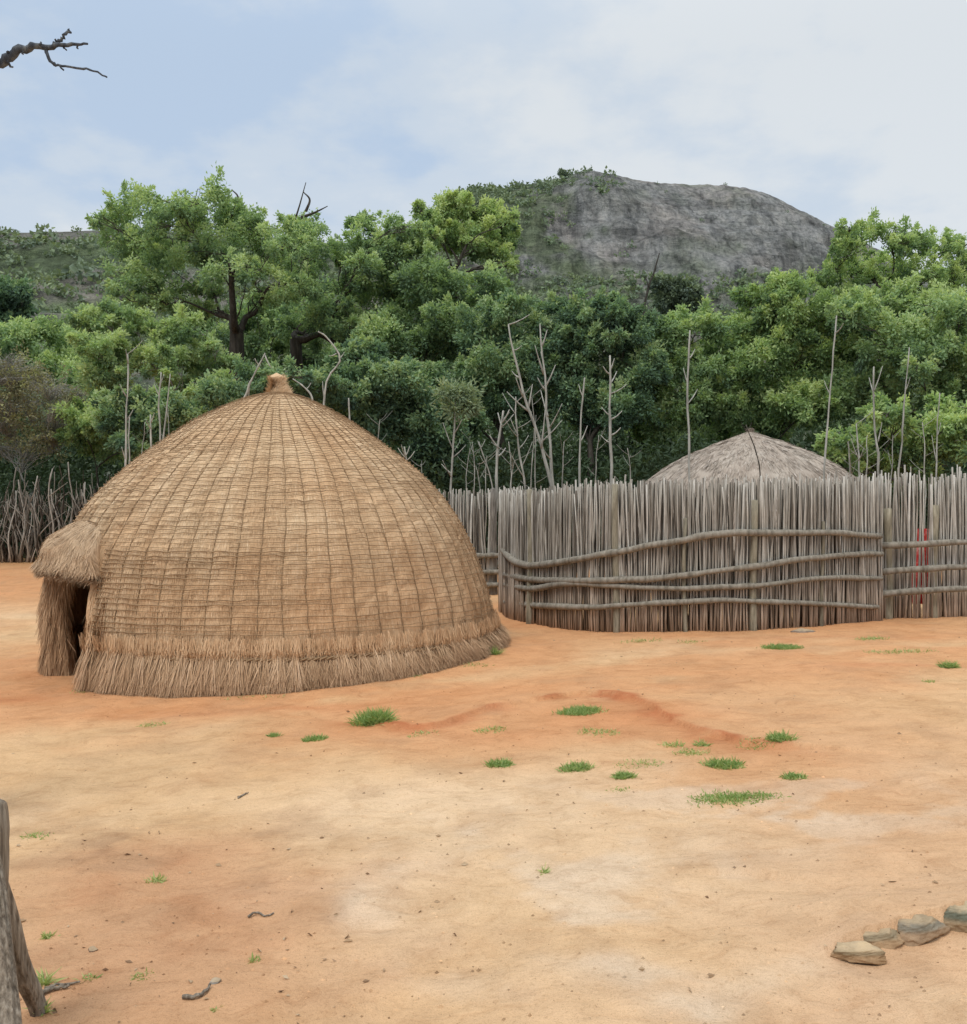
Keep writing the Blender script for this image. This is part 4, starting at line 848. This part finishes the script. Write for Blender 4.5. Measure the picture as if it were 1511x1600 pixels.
pole('bare_pole', 'thin pole near the right edge, over the fence gap', [(1462, 800), (1463, 730), (1468, 614)], 15.2, .024, .012, (((1463, 720), (1456, 680)), ((1465, 680), (1470, 660))), t=.5)
pole('bare_pole', 'tall pale pole on the left shoulder of the golden hut', [(197, 800), (197, 700), (199, 620), (200, 553)], 18.6, .045, .018, (((198, 620), (187, 600)), ((197, 720), (190, 698)), ((198, 655), (208, 640))), t=.6, nst=2)
pole('bare_pole', 'thinner pole close beside the tall one at the left shoulder', [(203, 790), (202, 700), (203, 650)], 18.9, .026, .014, t=.6)
pole('bare_pole', 'short whitish pole with a forked tip on the hut left slope', [(238, 760), (236, 690), (235, 648)], 18.2, .036, .022, (((236, 670), (228, 655)), ((236, 660), (241, 645))), t=.8)
pole('forked_pole', 'pair of pale stems joined low behind the hut left slope', [(250, 760), (250, 700), (249, 640), (252, 582)], 18.8, .045, .016, (((250, 620), (241, 600)), ((250, 600), (256, 585))), t=.6, fork=([(253, 700), (258, 660), (262, 625), (266, 584)],))
pole('crooked_branch', 'crooked whitish dead branch just left of the hut finial', [(365, 680), (385, 612), (395, 590), (414, 552)], 16.8, .04, .018, (((414, 555), (424, 575)), ((390, 600), (388, 625)), ((405, 570), (398, 560))), t=.8, cat='branch')
pole('crooked_branch', 'crooked whitish dead branch just right of the hut finial', [(492, 680), (488, 625), (476, 606), (458, 592)], 17, .035, .014, (((488, 622), (484, 640)), ((478, 608), (486, 598))), t=.7, cat='branch')
pole('crooked_branch', 'pale dead bough hanging in the trees above the right of the finial', [(505, 700), (510, 600), (532, 562), (512, 528), (498, 518)], 20, .045, .018, (((530, 560), (538, 550)), ((526, 552), (514, 556))), t=.75, cat='branch')
pole('bare_pole', 'stubby pale pole tip on the right upper slope of the golden hut', [(545, 700), (545, 650), (545, 622)], 17, .03, .02, t=.7)
pole('bare_pole', 'spiky short pole at the right slope of the golden hut', [(637, 800), (636, 730), (632, 698)], 17.2, .032, .018, (((634, 715), (622, 700)), ((634, 712), (640, 697)), ((635, 720), (648, 705)), ((633, 712), (627, 695))), t=.75)
pole('bare_pole', 'faint thin pole beside the finial on the right', [(506, 690), (507, 640), (505, 596)], 18, .022, .012, t=.5)
for px, py, top, dx, Y in ((728, 765, 700, 6, 18), (742, 765, 690, -5, 18.4), (757, 760, 712, 4, 17.8), (752, 765, 728, -8, 18), (800, 765, 690, -6, 16.2), (830, 765, 660, 5, 16.4), (838, 765, 620, -6, 16), (876, 760, 690, 7, 15.5), (795, 765, 720, 8, 16), (930, 755, 680, 5, 15.4), (985, 752, 700, -4, 15.4), (1330, 742, 690, -5, 15), (1352, 742, 680, 4, 15.2), (1392, 740, 680, 5, 15.4), (1445, 738, 660, -4, 15), (590, 690, 655, 3, 18), (662, 760, 725, -4, 18), (222, 740, 660, 4, 19), (265, 690, 640, -3, 19)):
    pole('bare_sapling', 'short wispy bare sapling poking up among the taller poles behind the fences', [(px, py + 40), (px + dx * .4, (py + top) / 2), (px + dx, top)], Y, .018, .008, t=.35 + .3 * rng.random(), nst=4, cat='sapling', group='wispy bare saplings behind the fences')
pole('dead_snag', 'thin black dead snag against the mountain rock face', [(1005, 520), (1012, 455), (1022, 425), (1030, 396)], 82, .2, .07, (((1014, 450), (1008, 430)), ((1020, 430), (1026, 418))), mat=BARK, t=.4, cat='snag', group=None)

# dead tree off the left edge, whose branch reaches into the sky
def dead_tree():
    Y = 5.0; o = thing('dead_tree', 'bare dead tree whose dark twisted branch reaches into the top left sky', 'tree', (-3.3, Y, float(ground_z(-3.3, Y))))
    mb = MB(); q = np.linspace(0, 1, 12); g = float(ground_z(-3.3, Y))
    tube(mb, np.stack([-3.3 + .15 * np.sin(q * 4), Y + .1 * np.sin(q * 5), g - .2 + 4.6 * q], -1), np.linspace(.17, .07, 12), 10, .5, True, .12, .1); mb.build('trunk', BLUEBARK, o, True)
    mb = MB()
    def br(pts, r0, r1, n=14, start=None):
        p = [P(a, b, Y) for a, b in pts]
        if start is not None: p = [start] + p
        p = curve(p, n); p = p + rng.normal(size=p.shape) * np.array([.0025, .01, .0025]); r0 *= .74; r1 *= .85; tube(mb, p, np.linspace(r0, r1, n) * (1 + .18 * (rng.random(n) - .5)), 8, .5, True, .22, .25)
    br([(-60, 135), (-10, 103), (8, 90), (30, 78), (52, 72), (75, 73), (98, 71), (118, 69), (135, 68)], .045, .006, 34, np.array([-3.22, Y, 3.4]))
    br([(82, 73), (92, 66), (101, 57), (107, 45)], .016, .008); br([(70, 76), (76, 92), (86, 101), (100, 104), (128, 106), (150, 113), (169, 121)], .012, .005, 22)
    br([(84, 100), (92, 103), (99, 108)], .009, .005, 6); br([(10, 92), (14, 100), (20, 104)], .012, .005, 6); br([(88, 70), (87, 63)], .01, .005, 5); br([(118, 69), (120, 75)], .006, .004, 5); br([(99, 72), (100, 77)], .006, .004, 5); br([(64, 72), (64, 67)], .008, .005, 5); br([(36, 80), (38, 86)], .008, .004, 5); br([(14, 84), (16, 79)], .009, .005, 5)
    mb.build('branch', BLUEBARK, o, True)
dead_tree()

# ------------------------------------------------------------------ weathered stump at the lower left corner
def stump():
    Y = 2.85; bx = (-20 - 755.5) / F * Y; g = float(ground_z(bx, Y)); o = thing('tree_stump', 'weathered grey stump with spreading roots in the lower left corner', 'stump', (bx, Y, g))
    def gnarl(pts, rads, name, seed, top=True, nn=90):
        p = curve([P(a, b, c) for a, b, c in pts], nn); r = np.interp(np.linspace(0, 1, nn), np.linspace(0, 1, len(rads)), rads); ns = 56
        d = nrm(np.gradient(p, axis=0)); s1 = nrm(np.cross(d, [.2, 1, .1])); u1 = np.cross(s1, d); a = np.linspace(0, 2 * pi, ns, endpoint=False); q = np.linspace(0, 1, nn)
        A, Q = np.meshgrid(a, q); ca, sa = np.cos(A), np.sin(A)
        k = 1 + .34 * (fbm(ca * 1.3 + Q * 1.5 + seed, sa * 1.3 - Q, 611, 3) - .5) + .5 * (fbm(ca * 3.6 + seed, sa * 3.6 + Q * 1.6, 613, 3) - .5) + .28 * (fbm(ca * 9, sa * 9 + Q * 3, 617, 3) - .5)
        if top: k = k * np.sqrt(np.clip(1 - np.clip((.06 - Q) / .06, 0, 1) ** 2, .002, 1))
        V = p[:, None] + (s1[:, None] * ca[..., None] + u1[:, None] * sa[..., None]) * (r[:, None] * k)[..., None]
        i = np.arange(nn - 1)[:, None] * ns; j = np.arange(ns)[None]; j2 = (j + 1) % ns; mb = MB()
        t = np.clip(.05 + .85 * (k - .72) / .5 + .3 * (fbm(A * 3, Q * 9, 619, 3) - .5), 0, 1)
        mb.add(V.reshape(-1, 3), np.stack([i + j, i + j2, i + ns + j2, i + ns + j], -1).reshape(-1, 4), None, t.ravel()); mb.build(name, STUMPB, o, True)
    gnarl([(-26, 1248, 2.9), (-21, 1300, 2.9), (-22, 1380, 2.9), (-28, 1480, 2.9), (-36, 1620, 2.9), (-40, 1720, 2.9)], (.05, .055, .054, .054, .056, .06), 'trunk', 1)
    gnarl([(-22, 1330, 2.86), (-10, 1400, 2.82), (-2, 1470, 2.77), (8, 1550, 2.72), (18, 1680, 2.62)], (.03, .037, .036, .033, .036), 'root', 4, False)
    gnarl([(-18, 1350, 2.95), (4, 1415, 3.0), (20, 1475, 3.04), (37, 1528, 3.08), (56, 1568, 3.14), (68, 1612, 3.16)], (.028, .032, .031, .028, .026, .026), 'root', 7, False)
stump()

# ------------------------------------------------------------------ stones
def stone(label, px, py, wpx, hpx, dep, c, seed, group='half-buried stones', name='stone', cat='stone', yaw=0.0):
    b = G(px, py); sc_ = b[1] / F; rx, rz, ry = wpx / 2 * sc_, hpx * sc_, dep; r = np.random.default_rng(seed)
    nu, nv = 84, 44; A, Bv = np.meshgrid(np.linspace(0, 2 * pi, nu, endpoint=False), np.linspace(-.5, pi / 2, nv))
    d = np.stack([np.cos(A) * np.cos(Bv), np.sin(A) * np.cos(Bv), np.sin(Bv)], -1)
    pn = nrm(r.normal(size=(15, 3)) * np.array([1, 1, .6])); pc = .72 + .3 * r.random(15)                 # split faces
    pn = np.vstack([pn, nrm(np.array([[.12 * r.normal(), -.15, 1.0], [.1, -1, .35], [-.75, -.7, .25]]))]); pc = np.concatenate([pc, [.62, .8, .9]])
    w = np.full(A.shape, 1.25)
    for n_, c_ in zip(pn, pc):
        dt = d @ n_; w = np.minimum(w, np.where(dt > .05, c_ / np.maximum(dt, .05), 9))
    w = w * (1 + .16 * (fbm(A * 4 * np.cos(Bv) + seed, Bv * 5, seed + 5, 4) - .5) + .1 * (fbm(d[..., 0] * 9, d[..., 2] * 9 + d[..., 1] * 7, seed + 7, 3) - .5))
    d = d * w[..., None]; cy, sy = cos(yaw), sin(yaw); q = d * np.array([rx, ry, rz])
    q = np.stack([q[..., 0] * cy - q[..., 1] * sy, q[..., 0] * sy + q[..., 1] * cy, q[..., 2]], -1)
    V = np.array([b[0], b[1] + ry * .5, b[2] - .02 * rz]) + q; V[-1] = V[-1].mean(0)
    mb = MB(); i = np.arange(nv - 1)[:, None] * nu; j = np.arange(nu)[None]; j2 = (j + 1) % nu
    hh = q[..., 2] / rz; up = sstep(.42, .6, hh + .2 * (fbm(q[..., 0] * 30, q[..., 1] * 30, seed, 3) - .5))[..., None]; soilc = sstep(.3, .0, hh)[..., None]
    cc = np.array(c) * (1 - .75 * up) + np.array([.5, .37, .23]) * .75 * up; cc = cc * (1 - .5 * soilc) + np.array([.5, .3, .16]) * .5 * soilc
    mb.add(V.reshape(-1, 3), np.stack([i + j, i + j2, i + nu + j2, i + nu + j], -1).reshape(-1, 4), None, .5, cc.reshape(-1, 3))
    tag(mb.build(name, STONE, None, True), label, cat, group)
stone('flat brown stone lowest of the stone row at the lower right', 1343, 1494, 96, 17, .04, (.27, .2, .12), 3)
stone('wedge of brownish stone second up the row at the lower right', 1368, 1471, 106, 24, .045, (.28, .22, .14), 8, yaw=.15)
stone('greyish stone third up the row at the lower right', 1442, 1457, 92, 26, .05, (.24, .21, .16), 14, yaw=.25)
stone('mossy dark stone cut by the right edge, top of the row', 1508, 1441, 84, 32, .06, (.16, .165, .12), 21, yaw=.2)
stone('small flat stone lying below the curved palisade', 1256, 989, 40, 7, .12, (.24, .19, .15), 31, None)
stone('small dark red pebble near the stump roots', 143, 1490, 16, 9, .02, (.1, .05, .04), 37, None, 'pebble', 'pebble')
stone('pale grey chip near the curved twig at the bottom left', 334, 1538, 18, 8, .02, (.3, .28, .25), 39, None, 'pebble', 'pebble')

# ------------------------------------------------------------------ grass tufts
def tuft(mb, px, py, wpx, hpx, n, dep=None, ts=.4):
    b = G(px, py); s = b[1] / F; rx = wpx / 2 * s; ry = min(rx * .8, .11) if dep is None else dep; k = int(n)
    m = max(3, k // 16); ca = rng.random(m) * 2 * pi; cr = rng.random(m) ** .7 * (1 if m > 12 else .75); cs = .1 + .2 * rng.random(m); wgt = (.15 + rng.random(m) ** 2) * (1.15 - cr); wgt = wgt / wgt.sum()
    pick = rng.choice(m, k, p=wgt); a = ca[pick]; r = cr[pick]; X = b[0] + rx * r * np.cos(a) + np.clip(rng.normal(size=k), -1, 1) * rx * (cs[pick] + .12); Y = b[1] + ry * r * np.sin(a) + np.clip(rng.normal(size=k), -1, 1) * ry * (cs[pick] + .12); Z = full_z(X, Y) - .005
    un = rng.random(k) < .5; a2 = rng.random(k) * 2 * pi; r2 = rng.random(k) ** .6; X = np.where(un, b[0] + rx * r2 * np.cos(a2), X); Y = np.where(un, b[1] + ry * r2 * np.sin(a2), Y); Z = full_z(X, Y) - .005
    h = hpx * s; D = np.stack([rng.normal(size=k) * .75 + .5 * np.cos(a) * r, rng.normal(size=k) * .75 + .4 * np.sin(a) * r, .45 + .8 * rng.random(k)], -1)
    blades(mb, np.stack([X, Y, Z], -1), D, np.cross(D, rng.normal(size=(k, 3))), h * (.35 + .85 * rng.random(k) ** 1.4), .0035 + .0035 * rng.random(k), np.clip(ts + rng.normal(size=k) * .2, 0, 1), np.array([0, 0, -.25]) * (h * rng.random(k))[:, None], .15)
for lab, px, py, w, h, n in (('brightest grass tuft in front of the golden hut, left of the red scarp', 584, 1128, 52, 24, 900),
    ('grass tuft at the right end of the red scarp', 1218, 1157, 34, 16, 380), ('wide low grass patch nearest the camera, right of centre', 1148, 1243, 130, 10, 800),
    ('grass patch left of the middle of the yard below the scarp', 780, 1192, 40, 13, 360), ('small grass patch in the centre below the scarp', 900, 1198, 46, 13, 380),
    ('round grass clump close beside the central patch', 975, 1210, 34, 13, 300), ('slanting grass patch above the nearest wide one', 1132, 1192, 56, 15, 420),
    ('small grass tuft right of the wide low patch', 1240, 1213, 38, 11, 260), ('long grass patch at the foot of the curved palisade', 1222, 1012, 58, 9, 900),
    ('upright grass tuft by the right edge before the straight fence', 1482, 1043, 24, 15, 260), ('grass sprig growing at the right foot of the golden hut', 772, 1027, 14, 17, 130),
    ('small grass tuft left of the brightest one', 492, 1155, 36, 10, 320), ('little grass tuft farthest left below the hut', 428, 1150, 20, 9, 130),
    ('grass tuft inside the hollow of the red scarp', 905, 1112, 64, 11, 900)):
    mb = MB(); tuft(mb, px, py, w, h, n * 1.9); o = mb.build('grass_tuft', GRASS); tag(o, lab, 'grass tuft', 'grass tufts in the yard')
def sparse():
    mb = MB()
    for px, py, w, h, n in ((765, 1140, 50, 9, 180), (935, 1142, 70, 9, 240), (1050, 1160, 40, 10, 140), (1095, 1160, 24, 14, 140), (1080, 1172, 60, 9, 200), (1000, 1190, 80, 8, 240), (968, 1230, 40, 6, 130), (1180, 1160, 70, 9, 200), (240, 1134, 50, 7, 160), (660, 1145, 50, 7, 120), (1000, 1002, 70, 6, 240), (1080, 1003, 50, 5, 160), (1360, 1000, 60, 8, 260), (1410, 1018, 110, 7, 360), (1330, 966, 60, 10, 220), (1290, 972, 40, 7, 120), (1450, 1064, 24, 6, 80),
                         (850, 1362, 14, 18, 30), (245, 1375, 36, 16, 60), (75, 1468, 22, 14, 70), (222, 1526, 40, 10, 90), (400, 1500, 22, 14, 40), (337, 1580, 20, 10, 40), (70, 1540, 16, 34, 60), (66, 1580, 16, 30, 60), (140, 1530, 30, 14, 40), (60, 1310, 60, 14, 60), (740, 1044, 50, 8, 80), (640, 1060, 40, 7, 60), (150, 1082, 90, 8, 160), (400, 1092, 120, 6, 90)):
        tuft(mb, px, py, w, h, n, ts=.62)
    tag(mb.build('sparse_grass', GRASS), 'thin dry grass sprouting here and there on the bare soil', 'grass', kind='stuff')
    # fallen leaves and soil crumbs
    mb = MB(); n = 1500; Y = 2.5 + 9 * rng.random(n) ** 1.6; X = (rng.random(n) - .5) * 1.3 * Y; keep = rng.random(n) < .25 + .75 * (X < -.1) * (Y < 5); X, Y = X[keep], Y[keep]; n = len(X)
    L = .008 + .03 * rng.random(n) ** 3; D = np.stack([rng.normal(size=n), rng.normal(size=n), .15 * rng.random(n)], -1)
    leaves(mb, np.stack([X, Y, full_z(X, Y) + .004], -1), D, L, L * .5, rng.random(n))
    tag(mb.build('leaf_litter', DRY), 'fallen leaf bits scattered on the soil', 'leaf litter', kind='stuff')
    mb = MB(); n = 7000; Y = 2.4 + 8 * rng.random(n) ** 1.7; X = (rng.random(n) - .5) * 1.3 * Y; Z = full_z(X, Y); r = .0018 + .0085 * rng.random(n) ** 6
    oc = np.array([[1, 0, 0], [0, 1, 0], [-1, 0, 0], [0, -1, 0], [0, 0, .8], [0, 0, -.5]]); of = np.array([[0, 1, 4], [1, 2, 4], [2, 3, 4], [3, 0, 4], [1, 0, 5], [2, 1, 5], [3, 2, 5], [0, 3, 5]])
    V = np.stack([X, Y, Z], -1)[:, None] + oc[None] * r[:, None, None] * (.7 + .6 * rng.random((n, 6, 1))); cs = soil(X, Y) * (.5 + .75 * rng.random((n, 1)))
    mb.add(V.reshape(-1, 3), None, (of[None] + np.arange(n)[:, None, None] * 6).reshape(-1, 3), .5, np.repeat(cs, 6, 0))
    tag(mb.build('gravel', STONE), 'fine gravel crumbs scattered over the sandy yard', 'gravel', kind='stuff')
sparse()
def twig(label, pts, r):
    p = []
    for a, b in pts: q = G(a, b); p.append([q[0], q[1], float(full_z(q[0], q[1])) + r * .8])
    p = curve(p, 12); p[:, 2] += .004 * np.abs(rng.normal(size=12)); mb = MB(); tube(mb, p, np.linspace(r, r * .55, 12), 6, .45, True, .2, .2)
    tag(mb.build('twig', STUMPB, None, True), label, 'twig', 'twigs lying on the soil')
twig('curved bark twig lying at the bottom left of the yard', [(286, 1562), (305, 1563), (320, 1555), (328, 1545)], .008)
twig('dark twig touching the stump roots', [(64, 1558), (85, 1549), (108, 1545)], .009)
twig('pale short twig above the one touching the roots', [(70, 1550), (90, 1543), (125, 1538)], .006)
twig('thin arched twig in the left foreground', [(388, 1435), (402, 1428), (415, 1432), (428, 1426)], .005)
twig('small twig on the pale sand left of centre', [(372, 1248), (382, 1243), (388, 1242)], .006)

# ------------------------------------------------------------------ sky, sun, camera
w = bpy.data.worlds.new('World'); sc.world = w; w.use_nodes = True; nt = w.node_tree; N = nt.nodes
for n_ in list(N): N.remove(n_)
SE, SR = R(58), R(215)
out = N.new('ShaderNodeOutputWorld'); sky = N.new('ShaderNodeTexSky'); sky.sky_type = 'NISHITA'; sky.sun_disc = False; sky.sun_elevation = SE; sky.sun_rotation = SR
sky.air_density = 1.0; sky.dust_density = 2.0; sky.ozone_density = 1.0
b1 = N.new('ShaderNodeBackground'); b1.inputs[1].default_value = .11; nt.links.new(sky.outputs[0], b1.inputs[0])
tc = N.new('ShaderNodeTexCoord'); sp = N.new('ShaderNodeSeparateXYZ'); nt.links.new(tc.outputs['Generated'], sp.inputs[0])
def wm(op, a, b=0.0, cl=False):
    k = N.new('ShaderNodeMath'); k.operation = op; k.use_clamp = cl
    for s_, v in zip(k.inputs, (a, b)):
        if hasattr(v, 'links'): nt.links.new(v, s_)
        else: s_.default_value = v
    return k.outputs[0]
den = wm('ADD', wm('MAXIMUM', sp.outputs[2], 0.0), .22); cb = N.new('ShaderNodeCombineXYZ')
nt.links.new(wm('DIVIDE', sp.outputs[0], den), cb.inputs[0]); nt.links.new(wm('DIVIDE', sp.outputs[1], den), cb.inputs[1])
def wnoise(scale, detail, rough, off):
    mp_ = N.new('ShaderNodeMapping'); mp_.inputs['Location'].default_value = off; nt.links.new(cb.outputs[0], mp_.inputs[0])
    k = N.new('ShaderNodeTexNoise'); k.inputs['Scale'].default_value = scale; k.inputs['Detail'].default_value = detail; k.inputs['Roughness'].default_value = rough; nt.links.new(mp_.outputs[0], k.inputs['Vector']); return k.outputs['Fac']
n1 = wnoise(.9, 5, .5, (1.7, .4, 0)); n2 = wnoise(3.4, 6, .55, (4.2, 1.1, 0))
dens = wm('ADD', wm('MULTIPLY', n1, .6), wm('MULTIPLY', n2, .52)); dens = wm('ADD', wm('ADD', dens, .012), wm('MULTIPLY', sp.outputs[0], .1))
cr = N.new('ShaderNodeValToRGB'); cr.color_ramp.interpolation = 'EASE'; e = cr.color_ramp.elements
e[0].position = .44; e[0].color = (.54, .665, .835, 1); e[1].position = .655; e[1].color = (.81, .85, .875, 1); q = e.new(.54); q.color = (.665, .75, .845, 1); nt.links.new(dens, cr.inputs[0])
b2 = N.new('ShaderNodeBackground'); nt.links.new(cr.outputs[0], b2.inputs[0])
mr = N.new('ShaderNodeMapRange'); mr.interpolation_type = 'SMOOTHSTEP'; mr.inputs[1].default_value = .4; mr.inputs[2].default_value = .95; mr.inputs[3].default_value = 1.0; mr.inputs[4].default_value = 2.1
nt.links.new(sp.outputs[2], mr.inputs[0]); nt.links.new(mr.outputs[0], b2.inputs[1])
mxs = N.new('ShaderNodeMixShader'); mxs.inputs[0].default_value = .85; nt.links.new(b1.outputs[0], mxs.inputs[1]); nt.links.new(b2.outputs[0], mxs.inputs[2]); nt.links.new(mxs.outputs[0], out.inputs[0])

sun = bpy.data.lights.new('Sun', 'SUN'); sun.energy = 1.7; sun.angle = R(22); sun.color = (1, .95, .87)
so = bpy.data.objects.new('Sun', sun); col.objects.link(so)
from mathutils import Vector
so.rotation_euler = Vector((sin(SR) * cos(SE), cos(SR) * cos(SE), sin(SE))).to_track_quat('Z', 'Y').to_euler()
cam = bpy.data.cameras.new('Camera'); co_ = bpy.data.objects.new('Camera', cam); col.objects.link(co_)
co_.location = (0, 0, EYE); co_.rotation_euler = (R(90), 0, 0); cam.sensor_fit = 'HORIZONTAL'; cam.sensor_width = 36; cam.lens = 36 * F / 1511; cam.clip_start = .05; cam.clip_end = 6000
sc.camera = co_
sc.view_settings.view_transform = 'Standard'; sc.view_settings.look = 'None'; sc.view_settings.exposure = 0; sc.view_settings.gamma = 1
sc.cycles.max_bounces = 6; sc.cycles.diffuse_bounces = 3; sc.cycles.transmission_bounces = 3; sc.cycles.use_denoising = True
